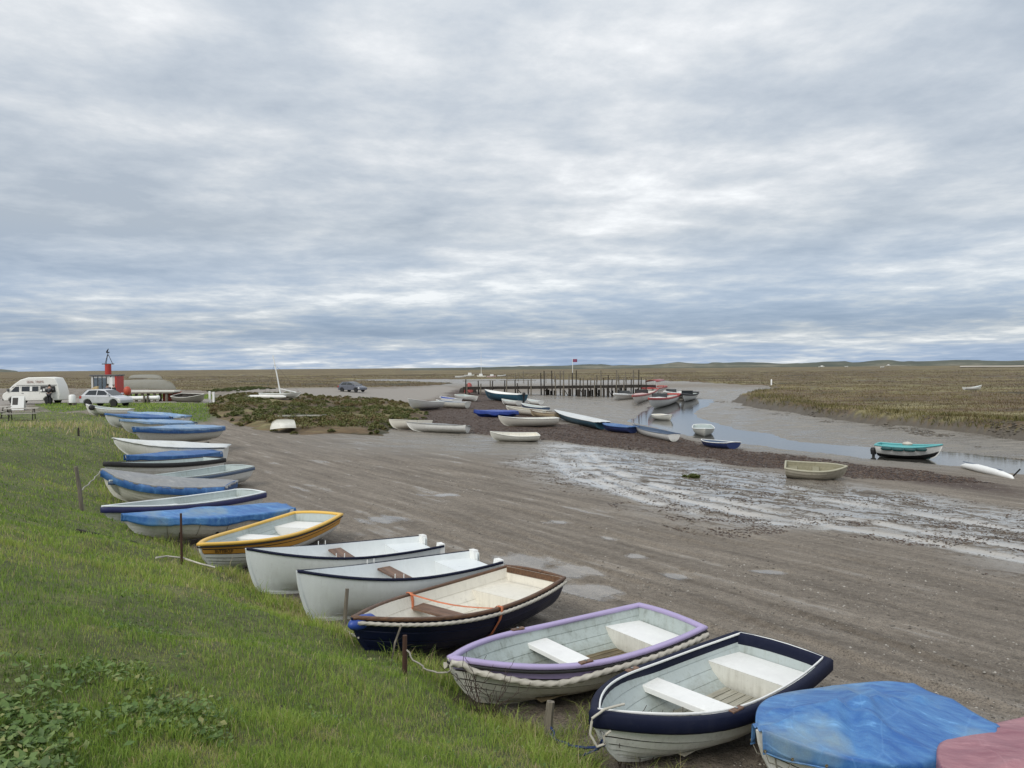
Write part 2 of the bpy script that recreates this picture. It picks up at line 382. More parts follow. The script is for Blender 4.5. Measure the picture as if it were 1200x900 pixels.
WETTRACKS = [smooth_line(a, -.25, 3) for a in (
    [(648,524),(655,540),(672,556),(720,574),(790,592),(870,604),(960,610)], [(672,522),(684,540),(705,555),(750,570),(812,585),(880,598),(960,604)],
    [(690,523),(702,538),(730,553),(780,568),(850,583),(930,594)], [(662,523),(668,540),(688,557),(735,576)], [(880,600),(1000,612),(1110,630),(1210,648)], [(900,592),(1010,601),(1110,616),(1210,632)], [(960,575),(1080,590),(1210,610)])]
def track_f(lines, X, Y, wd):
    X = np.asarray(X, float); Y = np.asarray(Y, float); out = np.zeros(X.shape); m = (Y > 4) & (Y < 50)
    if not m.any(): return out
    x, y = X[m], Y[m]; best = np.full(x.shape, 9.0)
    for ln in lines: best = np.minimum(best, np.abs(line_sd(ln, x, y, False)) + .06 * fbm(x * 1.5, y * 1.5, 19, 2))
    out[m] = 1 - sstep(wd * .4, wd, best); return out
def mud_z(X, Y, fine=True):
    X = np.asarray(X, float); Y = np.asarray(Y, float)
    dw = -poly_sd(WATER, X, Y)
    dw = dw + fbm(X / 3.5, Y / 3.5, 41, 3) * 0.9
    z = np.where(dw < 0, -1.0 + dw * 0.06, -1.0 + 0.036 * dw)
    z = np.maximum(z, -1.35)
    z = 0.0 - np.log1p(np.exp(-(z - 0.0) * 14)) / 14            # soft ceiling at the level of the hard
    far = sstep(230, 300, Y); z = z * (1 - far) + far * (-0.45)
    rise = 0.78 * sstep(36, 64, Y) * sstep(-13, -30, X) * (1 - sstep(110, 200, Y))
    z = z + rise
    m = np.maximum(poly_sd(MARSH_R, X, Y), poly_sd(MARSH_L, X, Y)); z = z - 0.7 * sstep(1.0, 4.0, m)
    flat0 = z - 0.022
    if fine:
        u = X * 0.6 - Y * 0.8; v = X * 0.8 + Y * 0.6
        near = sstep(90, 40, Y)
        wv = v + 0.5 * fbm(u / 7, v / 9, 5, 2)
        z = z + near * 0.022 * fbm(u / 5.0, wv / 0.55, 9, 3) + near * 0.010 * fbm(X * 3.5, Y * 3.5, 21, 3)
        sl = sstep(-1.5, 1.5, poly_sd(SLICK, X, Y))
        z = z + sl * near * 0.05 * fbm(X * 1.7, Y * 1.1, 33, 3)
        brk = sstep(-.35, .15, fbm(X / 2.3, Y / 2.3, 27, 2))
        z = z - .035 * track_f(TRACKS, X, Y, .16) * brk + .018 * (track_f(TRACKS, X, Y, .34) - track_f(TRACKS, X, Y, .18)) * brk
        wt = track_f(WETTRACKS, X, Y, .30); z = z * (1 - .7 * wt) + .7 * wt * (flat0 - .03)
        pf = pud_f(X, Y); fl = sstep(-0.22, 0.02, pf); z = z * (1 - fl) + fl * flat0       # standing water lies flat
        # creek-side runnels
        z = z + sstep(0.2, 2.0, dw) * sstep(40, 4, dw) * sstep(30, 36, Y) * 0.09 * fbm(X / 2.2, Y / 4.0, 55, 4)
    return z
def bank_z(X, Y):
    X = np.asarray(X, float); Y = np.asarray(Y, float)
    s = line_sd(TOE, X, Y) + 0.35 * fbm(X / 1.6, Y / 1.6, 61, 3)
    h = 2.15 - 1.45 * sstep(14, 52, Y)
    k = 0.44
    t = np.maximum(s, -3) * k
    z = h - np.log1p(np.exp(np.clip(-(t - h) * 4, -40, 40))) / 4 - (-0.02)
    z = np.where(s < 0, s * 0.5, np.maximum(z - 0.0, s * 0.0))
    z = np.where(s < 0, s * 0.5, h * (1 - np.exp(-t / h * 1.0)) * 0.35 + 0.65 * np.minimum(h - np.log1p(np.exp(np.clip(-(t - h) * 5, -40, 40))) / 5, h)) - 0.02
    z = z + sstep(0.2, 1.5, s) * (0.09 * fbm(X / 1.1, Y / 1.1, 71, 4) + 0.03 * fbm(X * 3, Y * 3, 72, 3))
    return z
def marsh_sd(X, Y):
    n = fbm(X / 7.0, Y / 9.0, 81, 4) * 2.2
    return np.maximum(poly_sd(MARSH_R, X, Y), poly_sd(MARSH_L, X, Y)) + n
def marsh_z(X, Y):
    sd = marsh_sd(X, Y)
    top = 0.12 + 0.18 * fbm(X / 9, Y / 14, 91, 4) + 0.05 * fbm(X / 1.7, Y / 1.7, 92, 3)
    top = top + 0.8 * sstep(30, 70, Y) * sstep(-24, -45, X) * (1 - sstep(80, 220, Y)) * 0.7
    rill = np.minimum(np.abs(fbm(X / 34, Y / 15, 97, 3)), np.abs(fbm(X / 60 + 9, Y / 22, 98, 3)) * 1.2)
    top = top - 0.55 * (1 - sstep(.012, .05, rill)) * sstep(2, 9, sd) * sstep(600, 300, Y)
    edge = -1.0 + 0.62 * (sd + 1.6)
    k = 0.12
    return np.where(sd > 3.5, top, np.minimum(top, edge + 0.16 * fbm(X / 1.0, Y / 1.4, 93, 4)))
def isle_z(X, Y):
    sd = poly_sd(ISLE, X, Y) + fbm(X / 2.5, Y / 2.5, 95, 3) * 0.8
    return mud_z(X, Y, False) - 0.15 + 0.42 * sstep(-0.3, 1.8, sd) + 0.10 * fbm(X / 1.5, Y / 1.5, 96, 3) * sstep(0, 1, sd)
def gz(x, y):
    X = np.array([float(x)]); Y = np.array([float(y)])
    z = float(mud_z(X, Y, False)[0])
    if Y[0] < 80: z = max(z, float(bank_z(X, Y)[0]))
    if Y[0] > 30: z = max(z, float(marsh_z(X, Y)[0]))
    if 30 < Y[0] < 110: z = max(z, float(isle_z(X, Y)[0]))
    return z

def polar(a0, a1, na, ds):
    A = np.linspace(R(a0), R(a1), na); D = np.asarray(ds)
    AA, DD = np.meshgrid(A, D)
    X = np.tan(AA) * DD; Y = DD
    nr = len(D); idx = np.arange(nr * na).reshape(nr, na)
    Q = np.stack([idx[:-1, :-1], idx[:-1, 1:], idx[1:, 1:], idx[1:, :-1]], -1).reshape(-1, 4)
    return X.ravel(), Y.ravel(), Q
def compact(V, Q, keep, attrs):
    Q = Q[keep]; used = np.zeros(len(V), bool); used[Q.ravel()] = True
    mp = np.cumsum(used) - 1
    return V[used], mp[Q], {k: a[used] for k, a in attrs.items()}
def inv_rows(q0, q1, step): return np.arange(q0, q1, -step)
K = FPX * CAM_H

def build_ground():
    q = np.concatenate([inv_rows(1100, 450, 4.0), inv_rows(450, 250, 1.8), inv_rows(250, 60, 1.25), inv_rows(60, 15, 1.0), inv_rows(15, 0.65, 0.6)])
    X, Y, Q = polar(-52, 52, 520, K / q)
    Z = mud_z(X, Y)
    weed = sstep(-1.5, 1.0, poly_sd(WEED, X, Y) + 1.2 * fbm(X / 2, Y / 2, 3, 3))
    slick = sstep(-2.0, 2.0, poly_sd(SLICK, X, Y) + 1.5 * fbm(X / 3, Y / 3, 4, 3))
    dw = -poly_sd(WATER, X, Y)
    mud = np.maximum(sstep(30, 14, dw) * sstep(31, 40, Y) * (1 - sstep(-2, 1, poly_sd(WEED, X, Y))), sstep(120, 190, Y))
    grass = sstep(-0.6, 0.8, poly_sd(VERGE, X, Y) + 0.8 * fbm(X / 1.5, Y / 1.5, 6, 3)) * (1 - sstep(-0.8, 0.2, poly_sd(GRAVEL, X, Y)))
    grav = np.maximum(sstep(-0.8, 0.8, poly_sd(PATH, X, Y)), sstep(-1, 0.5, poly_sd(GRAVEL, X, Y)))
    V = np.stack([X, Y, Z], -1)
    me = mesh_np('ground', V, Q, attrs={'weed': weed, 'slick': slick, 'creek_mud': mud, 'green': grass, 'gravel': grav, 'track': track_f(WETTRACKS, X, Y, .46) * sstep(-.6, -.1, fbm(X / 1.3, Y / 1.3, 29, 3)), 'pud': pud_f(X, Y)})
    m, t, b = new_mat('muddy_hard')
    rot = math.atan2(0.8, 0.6)
    st = noise_node(t, 1.0, 6, 0.62, vec_scale=(0.22, 2.3, 1), rot=rot)     # streaks along the wheel tracks
    pat = noise_node(t, 0.55, 6, 0.62); fine = noise_node(t, 7.0, 8, 0.72); grit = noise_node(t, 42.0, 4, 0.7)
    vor = N(t, 'ShaderNodeTexVoronoi', inp={'Scale': 34.0, 'Randomness': 1.0}); tc = N(t, 'ShaderNodeTexCoord'); t.links.new(tc.outputs['Object'], vor.inputs['Vector'])
    base = mixc(t, rmp(t, mth(t, 'ADD', mth(t, 'MULTIPLY', st, 0.55), mth(t, 'MULTIPLY', fine, 0.45)), [(0.36, 0.0), (0.64, 1.0)]), (0.112, 0.089, 0.065), (0.330, 0.280, 0.220))
    base = mixc(t, rmp(t, grit, [(0.36, 0.85), (0.52, 0.0)]), base, (0.062, 0.052, 0.042))
    peb = mth(t, 'MULTIPLY', rmp(t, vor.outputs['Distance'], [(0.14, 1.0), (0.26, 0.0)]), rmp(t, fine, [(0.52, 0.0), (0.60, 0.75)]))
    base = mixc(t, peb, base, (0.40, 0.37, 0.32))
    cm = attr(t, 'creek_mud'); mudn = noise_node(t, 0.9, 7, 0.68, vec_scale=(0.5, 1.3, 1))
    base = mixc(t, cm, base, mixc(t, rmp(t, mudn, [(0.35, 0.0), (0.65, 1.0)]), (0.150, 0.130, 0.103), (0.265, 0.238, 0.198)))
    base = mixc(t, attr(t, 'gravel'), base, mixc(t, fine, (0.20, 0.175, 0.15), (0.34, 0.31, 0.27)))
    # film of water on the flats
    slk = attr(t, 'slick'); sn = noise_node(t, 1.0, 5, 0.68, vec_scale=(0.55, 2.4, 1), rot=R(38), dist=.5); sn2 = noise_node(t, 4.2, 5, 0.7)
    s = mth(t, 'ADD', mth(t, 'MULTIPLY', sn, 0.6), mth(t, 'MULTIPLY', sn2, 0.4))
    wet_s = mth(t, 'MULTIPLY', slk, rmp(t, s, [(0.505, 1.0), (0.545, 0.0)]))
    wet_h = mth(t, 'MULTIPLY', rmp(t, mth(t, 'ADD', mth(t, 'MULTIPLY', st, 0.55), mth(t, 'MULTIPLY', pat, 0.45)), [(0.55, 0.0), (0.64, 1.0)]), 0.55)
    wet_c = mth(t, 'MULTIPLY', cm, rmp(t, mth(t, 'ADD', mth(t, 'MULTIPLY', mudn, .6), mth(t, 'MULTIPLY', fine, .4)), [(0.40, 0.95), (0.56, 0.12)]))
    dry = mth(t, 'SUBTRACT', 1.0, attr(t, 'gravel'), True)
    wet = mth(t, 'MULTIPLY', mth(t, 'MAXIMUM', mth(t, 'MAXIMUM', wet_s, wet_h), wet_c), dry, True)
    wp = rmp(t, mth(t, 'ADD', attr(t, 'pud'), mth(t, 'MULTIPLY', mth(t, 'SUBTRACT', fine, 0.5), 0.5)), [(0.0, 0.0), (0.34, 0.92)]); wet = mth(t, 'MAXIMUM', mth(t, 'MAXIMUM', wet, wp), attr(t, 'track'))
    drk = mth(t, 'MULTIPLY', mth(t, 'MULTIPLY', slk, mth(t, 'SUBTRACT', 1.0, attr(t, 'track'), True)), rmp(t, s, [(0.54, 0.0), (0.60, 0.75)]))
    base = mixc(t, drk, base, (0.045, 0.034, 0.026))
    base = mixc(t, mth(t, 'MULTIPLY', mth(t, 'MAXIMUM', wet_s, attr(t, 'track')), .85), base, (0.27, 0.25, 0.22))      # pale silt slurry
    base = mixc(t, attr(t, 'track'), base, (0.40, 0.375, 0.335))
    wd = attr(t, 'weed'); base = mixc(t, mth(t, 'MULTIPLY', wd, rmp(t, sn2, [(0.36, 0.5), (0.5, 1.0)])), base, mixc(t, fine, (0.030, 0.017, 0.012), (0.075, 0.042, 0.028)))
    gr = attr(t, 'green'); base = mixc(t, gr, base, mixc(t, fine, (0.055, 0.075, 0.022), (0.115, 0.130, 0.045)))
    base = mixc(t, mth(t, 'MULTIPLY', mth(t, 'MULTIPLY', wet, mth(t, 'SUBTRACT', 1.0, slk, True)), 0.5), base, mixc(t, 0.6, (0.135, 0.122, 0.10), base))
    t.links.new(base, b.inputs['Base Color'])
    wet = mth(t, 'MULTIPLY', wet, mth(t, 'SUBTRACT', 1.0, mth(t, 'MAXIMUM', gr, mth(t, 'MULTIPLY', wd, 0.8)), True))
    t.links.new(rmp(t, wet, [(0.0, 0.82), (0.45, 0.30), (1.0, 0.06)]), b.inputs['Roughness'])
    hgt = mth(t, 'ADD', mth(t, 'MULTIPLY', fine, 0.8), mth(t, 'ADD', mth(t, 'MULTIPLY', grit, 0.22), mth(t, 'MULTIPLY', peb, 0.25)))
    hgt = mth(t, 'MULTIPLY', hgt, rmp(t, wet, [(0.0, 1.0), (0.7, 0.12), (1.0, 0.03)]))
    bump(t, b, hgt, 0.075, 1.0)
    o = link('ground', me, m); tag(o, None, kind='structure')
build_ground()

def build_water():
    m, t, b = new_mat('creek_water')
    b.inputs['Base Color'].default_value = (0.052, 0.050, 0.044, 1); b.inputs['Roughness'].default_value = 0.05; b.inputs['IOR'].default_value = 1.33
    n = noise_node(t, 1.0, 4, 0.6, vec_scale=(0.8, 2.2, 1)); n2 = noise_node(t, 7.0, 3, 0.6)
    bump(t, b, mth(t, 'ADD', n, mth(t, 'MULTIPLY', n2, 0.15)), 0.012, 0.5)
    bm = bmesh.new()
    x = [p[0] for p in WATER]; y = [p[1] for p in WATER]
    q = inv_rows(200, 30, 2.0); X, Y, Q = polar(2, 52, 120, K / q)
    sd = poly_sd(WATER, X, Y); V = np.stack([X, Y, np.full_like(X, WATER_Z)], -1)
    keep = (sd[Q] > -6).any(1); V, Q, _ = compact(V, Q, keep, {})
    o = link('creek_water', mesh_np('creek_water', V, Q), m); tag(o, None, kind='structure')
build_water()

def grass_base_mat():
    m, t, b = new_mat('bank_turf')
    n1 = noise_node(t, 1.2, 6, 0.65); n2 = noise_node(t, 14, 5, 0.7)
    c = mixc(t, rmp(t, n1, [(0.35, 0.0), (0.65, 1.0)]), (0.075, 0.095, 0.026), (0.15, 0.165, 0.05))
    c = mixc(t, rmp(t, n2, [(0.35, 0.7), (0.55, 0.0)]), c, (0.040, 0.034, 0.020))
    t.links.new(c, b.inputs['Base Color']); b.inputs['Roughness'].default_value = 0.9
    bump(t, b, n2, 0.05, 0.8); return m
def build_bank():
    q = np.concatenate([inv_rows(2200, 900, 22.0), inv_rows(900, 200, 6.0), inv_rows(200, 34, 2.0)])
    X, Y, Q = polar(-58, 58, 330, K / q)
    s = line_sd(TOE, X, Y); Z = bank_z(X, Y)
    V = np.stack([X, Y, Z], -1)
    keep = (s[Q] > -0.9).any(1) & (Y[Q] < 78).all(1); V, Q, _ = compact(V, Q, keep, {})
    o = link('grass_bank', mesh_np('grass_bank', V, Q), grass_base_mat()); tag(o, None, kind='structure')
build_bank()

def marsh_mat():
    m, t, b = new_mat('salt_marsh')
    big = noise_node(t, 1.0, 5, 0.6, vec_scale=(0.012, 0.05, 1)); mid = noise_node(t, 1.0, 6, 0.65, vec_scale=(0.07, 0.22, 1)); fn = noise_node(t, 1.0, 6, 0.7, vec_scale=(0.9, 1.6, 1))
    x = mth(t, 'ADD', mth(t, 'MULTIPLY', big, 0.45), mth(t, 'MULTIPLY', mid, 0.55))
    c = rmp(t, x, [(0.40, (0.048, 0.046, 0.020)), (0.46, (0.120, 0.078, 0.040)), (0.50, (0.165, 0.115, 0.056)), (0.54, (0.175, 0.150, 0.058)), (0.61, (0.30, 0.25, 0.125))])
    c = mixc(t, rmp(t, fn, [(0.35, 0.6), (0.55, 0.0)]), c, (0.035, 0.030, 0.016))
    e = attr(t, 'edge'); c = mixc(t, e, c, mixc(t, fn, (0.055, 0.045, 0.034), (0.16, 0.138, 0.108)))
    t.links.new(c, b.inputs['Base Color']); b.inputs['Roughness'].default_value = 0.9
    bump(t, b, fn, 0.25, 0.8); return m
def build_marsh():
    q = np.concatenate([inv_rows(115, 40, 1.0), inv_rows(40, 12, 0.5), inv_rows(12, 0.6, 0.3)])
    X, Y, Q = polar(-56, 56, 560, K / q)
    sd = marsh_sd(X, Y); Z = marsh_z(X, Y)
    edge = sstep(-0.05, -0.22, Z)
    V = np.stack([X, Y, Z], -1); keep = (sd[Q] > -2.5).any(1)
    V, Q, a = compact(V, Q, keep, {'edge': edge})
    o = link('salt_marsh', mesh_np('salt_marsh', V, Q, attrs=a), marsh_mat()); tag(o, None, kind='structure')
    # low shrubby island beside the track
    q = inv_rows(115, 38, 0.8); X, Y, Q = polar(-25, -5, 130, K / q)
    sd = poly_sd(ISLE, X, Y); V = np.stack([X, Y, isle_z(X, Y)], -1); keep = (sd[Q] > -2.5).any(1)
    V, Q, a = compact(V, Q, keep, {'edge': np.zeros(len(V))})
    o = link('marsh_island', mesh_np('marsh_island', V, Q, attrs=a), bpy.data.materials['salt_marsh']); tag(o, None, kind='structure')
build_marsh()

def build_dunes():
    m, t, b = new_mat('far_dunes')
    n = noise_node(t, 1.0, 6, 0.65, vec_scale=(0.012, 0.02, 0.06))
    t.links.new(rmp(t, n, [(0.38, (0.060, 0.070, 0.055)), (0.52, (0.090, 0.098, 0.072)), (0.66, (0.22, 0.20, 0.15))]), b.inputs['Base Color']); b.inputs['Roughness'].default_value = 0.95
    def ridge(name, px0, px1, d, hmax, seed, base):
        n = 220; rows = 9; V = []; F = []
        for j in range(rows):
            v = j / (rows - 1)
            for i in range(n):
                u = i / (n - 1); px = px0 + (px1 - px0) * u
                f = math.sin(math.pi * min(1, max(0, u))) ** 0.35
                h = float(0.30 + 0.45 * (fbm(np.array([px / 95.0]), np.array([seed + v * 0.5]), seed, 4)[0] + 0.35) + 0.3 * max(0, fbm(np.array([px / 28.0]), np.array([seed + v * 0.9]), seed + 3, 3)[0]))
                p = PD(px, d + (v - 0.5) * d * 0.12, base + hmax * max(0.05, h) * f * math.sin(math.pi * v) - 0.3)
                V.append(p)
        for j in range(rows - 1):
            for i in range(n - 1): F.append((j*n+i, j*n+i+1, j*n+n+i+1, j*n+n+i))
        o = mk(name, V, F, m, smooth=True); tag(o, None, kind='structure')
    ridge('dunes', 470, 1420, 1000, 13.5, 5, 0)
    ridge('headland', -260, 22, 2600, 22, 9, 0)
    m2, t, b = new_mat('far_sand'); n = noise_node(t, 0.02, 4); t.links.new(mixc(t, n, (0.36, 0.32, 0.26), (0.50, 0.45, 0.38)), b.inputs['Base Color']); b.inputs['Roughness'].default_value = 0.9
    V = []; F = []
    for i in range(30):
        px = 1125 + i * 12; a = PD(px, 560 + 18 * math.sin(i * .9), 0.55); c = PD(px, 700, 0.75 + 0.1 * math.sin(i)); V += [a, c]
        if i: F.append((2*i-2, 2*i, 2*i+1, 2*i-1))
    o = mk('sand_bar', V, F, m2, smooth=True); tag(o, None, kind='structure')
build_dunes()

# ------------------------------------------------------------------ boats
class Hull:
    """round-bilge dinghy; local x runs from the transom (0) to the stem (L), z up from the keel"""
    def __init__(s, L, B, D=0.50, bow=0.20, stern=0.04, tr=0.80, p=2.4, tm=0.42, rake=0.10, foot=0.30, n1=0.75, n2=1.15, vee=0.75, trake=0.06):
        s.L, s.B, s.D, s.bow, s.stern, s.tr, s.p, s.tm, s.rake, s.foot, s.n1, s.n2, s.vee, s.trake = L, B, D, bow, stern, tr, p, tm, rake, foot, n1, n2, vee, trake
    def b(s, t):
        if t < s.tm: u = (s.tm - t) / s.tm; return s.B / 2 * (1 - (1 - s.tr) * u * u)
        u = (t - s.tm) / (1 - s.tm); return max(0.018, s.B / 2 * (1 - u ** s.p))
    def s_(s, t):
        return s.D + (s.bow * ((t - .4) / .6) ** 2 if t > .4 else s.stern * ((.4 - t) / .4) ** 2)
    def k(s, t):
        z = 0.06 * ((.45 - t) / .45) ** 2 if t < .45 else 0.0
        if t > .72: z += s.foot * s.D * ((t - .72) / .28) ** 2.2
        return z
    def sec(s, t, v):
        a = v * math.pi / 2; b = s.b(t); k = s.k(t); h = s.s_(t) - k
        y0 = math.sin(a) ** s.n1; z0 = (1 - math.cos(a)) ** (1 / s.n2) if v > 0 else 0
        x = min(1, max(0, (t - .45) / .55)); wv = s.vee * x * x * (3 - 2 * x)
        y = y0 * (1 - wv) + (v ** 0.95) * wv; z = z0 * (1 - wv) + v * wv
        return b * y, k + h * z
    def pt(s, t, v, off=0.0, side=1):
        y, z = s.sec(t, v)
        if off:
            e = 0.02; v0, v1 = max(0, v - e), min(1, v + e); ya, za = s.sec(t, v0); yb, zb = s.sec(t, v1)
            dy, dz = yb - ya, zb - za; l = math.hypot(dy, dz) or 1
            y += off * dz / l; z -= off * dy / l
        y = max(y, 0.0)
        x0 = min(1, max(0, (t - .55) / .45)); x0 = x0 * x0 * (3 - 2 * x0)
        x = s.L * t - s.rake * s.L * (1 - v) ** 1.6 * x0 + s.trake * (1 - v) * (1 - min(1, t / .3)) 
        if t > 0.985: x += off * 0.7
        return Vector((x, y * side, z))
    def y_at(s, t, z, off=-0.03):
        """inner half-width at height z"""
        lo, hi = 0.0, 1.0
        for _ in range(24):
            m = (lo + hi) / 2
            if s.sec(t, m)[1] < z: lo = m
            else: hi = m
        return max(0.005, s.sec(t, lo)[0] + off)
def arc_v(h, n, t=0.5):
    """n+1 values of v that cut the midship section into equal planks"""
    vs = [i / 60 for i in range(61)]; pts = [h.sec(t, v) for v in vs]; acc = [0.0]
    for a, b in zip(pts[:-1], pts[1:]): acc.append(acc[-1] + math.hypot(b[0] - a[0], b[1] - a[1]))
    return [float(np.interp(acc[-1] * (i / n) ** 1.12, acc, vs)) for i in range(n + 1)]
def grid_faces(nr, nc, base=0, flip=False, wrap=False):
    F = []
    for i in range(nr - 1):
        for j in range(nc if wrap else nc - 1):
            j1 = (j + 1) % nc
            f = (base + i*nc + j, base + i*nc + j1, base + (i+1)*nc + j1, base + (i+1)*nc + j)
            F.append(f[::-1] if flip else f)
    return F
def tvals(n): return [1 - (1 - i / (n - 1)) ** 1.25 for i in range(n)]

def hull_skin(h, rows, nt, off_scale=1.0):
    V = []; F = []; T = tvals(nt)
    for side in (1, -1):
        base = len(V)
        for v, off in rows:
            for t in T: V.append(h.pt(t, v, off, side))
        F += grid_faces(len(rows), nt, base, flip=(side < 0))
    return V, F
def strake_rows(n, lap, off=0.0, inner=False, av=None):
    rows = []; av = av or [(i / n) ** .85 for i in range(n + 1)]
    for i in range(n):
        v0, v1 = av[i], av[i + 1]
        if inner: rows += [(v0, off), ((v0 + v1) / 2, off + lap * .4), (v1 - .004, off + lap)]
        else: rows += [(v0 + 1e-4, off - 0.001), (v0 + 2e-4, off + lap), ((v0 + v1) / 2, off + lap * .5), (v1, off)]
    return rows
def transom_poly(h, off, nv=10, notch=None):
    pts = [h.pt(0, v / nv, off, 1) for v in range(nv, -1, -1)]; pts += [h.pt(0, v / nv, off, -1) for v in range(1, nv + 1)]
    if notch:
        w_, dz = notch; top = h.s_(0)
        pts += [Vector((h.pt(0, 1).x, -w_, top)), Vector((h.pt(0, 1).x + 0.01, -w_ * 0.9, top - dz)), Vector((h.pt(0, 1).x + 0.01, w_ * 0.9, top - dz)), Vector((h.pt(0, 1).x, w_, top))]
    return pts
def sweep_closed(path, prof, closed=True, up=(0, 0, 1)):
    """profile (out, up) points carried round a path seen from above, mitred at corners"""
    n = len(path); V = []; m = len(prof)
    for i in range(n):
        p = path[i]; a = path[(i - 1) % n] if closed or i else p; c = path[(i + 1) % n] if closed or i < n - 1 else p
        d0 = Vector((p.x - a.x, p.y - a.y)); d1 = Vector((c.x - p.x, c.y - p.y))
        if d0.length < 1e-9: d0 = d1
        if d1.length < 1e-9: d1 = d0
        d0.normalize(); d1.normalize()
        n0 = Vector((d0.y, -d0.x)); n1 = Vector((d1.y, -d1.x)); nn = n0 + n1
        if nn.length < 1e-6: nn = n0
        nn.normalize(); k = 1 / max(0.45, nn.dot(n0))
        for o_, u_ in prof: V.append(Vector((p.x + nn.x * o_ * k, p.y + nn.y * o_ * k, p.z + u_)))
    F = []
    for i in range(n if closed else n - 1):
        i1 = (i + 1) % n
        for j in range(m): j1 = (j + 1) % m; F.append((i*m+j, i*m+j1, i1*m+j1, i1*m+j))
    if not closed: F.append(tuple(range(m))); F.append(tuple((n-1)*m + j for j in range(m))[::-1])
    return V, F
def rr_prof(o0, o1, u0, u1, c=0.25):
    b = min(o1 - o0, u1 - u0) * c
    return [(o0 + b, u0), (o1 - b, u0), (o1, u0 + b), (o1, u1 - b), (o1 - b, u1), (o0 + b, u1), (o0, u1 - b), (o0, u0 + b)]
def sheer_path(h, n=22, off=0.0, dz=0.0, stern=True, t0=0.0, camber=0.03):
    T = [t0 + (1 - t0) * t for t in tvals(n)]
    a = [h.pt(t, 1, off, -1) + Vector((0, 0, dz)) for t in T]; b = [h.pt(t, 1, off, 1) + Vector((0, 0, dz)) for t in T][::-1]
    path = a + b                       # starboard stern -> stem -> port stern : outward is on the right
    if stern:
        y0 = h.pt(0, 1, off, 1).y; x0 = path[0].x; z0 = path[0].z
        path += [Vector((x0, y0 * f, z0 + camber * (1 - f * f))) for f in (0.6, 0.2, -0.2, -0.6)]
    return path
def place_boat(name, bow_px, stern_px, h_args, label, group, B, lift=(None, None), cat='boat', roll=0.0, Lfix=None):
    """bow_px / stern_px : where the stem head and the middle of the transom top stand in the photograph"""
    D = h_args.get('D', 0.5); hb = D + h_args.get('bow', 0.2); hs = D + h_args.get('stern', 0.04)
    zb = lift[0]; zs = lift[1]
    for _ in range(3):
        g0 = P(bow_px[0], bow_px[1], (zb or 0) + hb); g1 = P(stern_px[0], stern_px[1], (zs or 0) + hs)
        if lift[0] is None: zb = gz(g0.x, g0.y)
        if lift[1] is None: zs = gz(g1.x, g1.y)
    A = P(bow_px[0], bow_px[1], zb + hb); S_ = P(stern_px[0], stern_px[1], zs + hs)
    dv = A - S_; L = math.hypot(dv.x, dv.y)
    if Lfix: L = Lfix
    h = Hull(L=L, B=B, **h_args)
    rz = math.atan2(dv.y, dv.x); pitch = -math.atan2(zb - zs, L)
    o = empty(name, (S_.x, S_.y, zs - 0.02), rz, label, cat, group, ry=pitch, rx=roll)
    o.rotation_mode = 'XYZ'
    FOOT.append((S_.x, S_.y, rz, L, B))
    return o, h
FOOT = []
def thwart(h, o, t0, t1, z, th, mat, name='thwart'):
    y0 = h.y_at(t0, z) ; y1 = h.y_at(t1, z); x0, x1 = h.L * t0, h.L * t1; b = 0.006
    mb = MB(); mb.add([(x0, -y0, z - th), (x1, -y1, z - th), (x1, y1, z - th), (x0, y0, z - th), (x0, -y0, z - b), (x1, -y1, z - b), (x1, y1, z - b), (x0, y0, z - b), (x0 + b, -y0, z), (x1 - b, -y1, z), (x1 - b, y1, z), (x0 + b, y0, z)],
        [(0, 3, 2, 1), (0, 1, 5, 4), (1, 2, 6, 5), (2, 3, 7, 6), (3, 0, 4, 7), (4, 5, 9, 8), (5, 6, 10, 9), (6, 7, 11, 10), (7, 4, 8, 11), (8, 9, 10, 11)])
    return mb.build(name, mat, o)
def seat_box(h, o, t0, t1, z, mat, name='stern_seat', front=True, frontmat=None):
    n = 5; V = []; F = []
    for i in range(n):
        t = t0 + (t1 - t0) * i / (n - 1); y = h.y_at(t, z, -0.028); V += [(h.L * t, -y, z), (h.L * t, 0, z), (h.L * t, y, z)]
    for i in range(n - 1): F += [(3*i, 3*i+3, 3*i+4, 3*i+1), (3*i+1, 3*i+4, 3*i+5, 3*i+2)]
    s = mk(name, V, F, mat, o)
    tf = t1 if front else t0
    pts = []
    for i in range(9):
        zz = z - (z - h.k(tf) - 0.05) * i / 8; pts.append((h.L * tf, h.y_at(tf, zz, -0.026), zz - (0.001 if i == 0 else 0)))
    V = pts + [(x, -y, zz) for x, y, zz in pts[::-1]]
    mk('bulkhead', V, [tuple(range(len(V)))], frontmat or mat, s)
    return s
def rope_mesh(path, r, name, mat, parent=None, dens=46.0):
    pts = [Vector(p) for p in path]; out = [pts[0]]
    for a, b in zip(pts[:-1], pts[1:]):
        k = max(1, int((b - a).length * dens))
        out += [a.lerp(b, (i + 1) / k) for i in range(k)]
    return MB().tube(out, r, n=9, twist=0.9 / r * 0.55, amp=0.20).build(name, mat, parent, smooth=70)

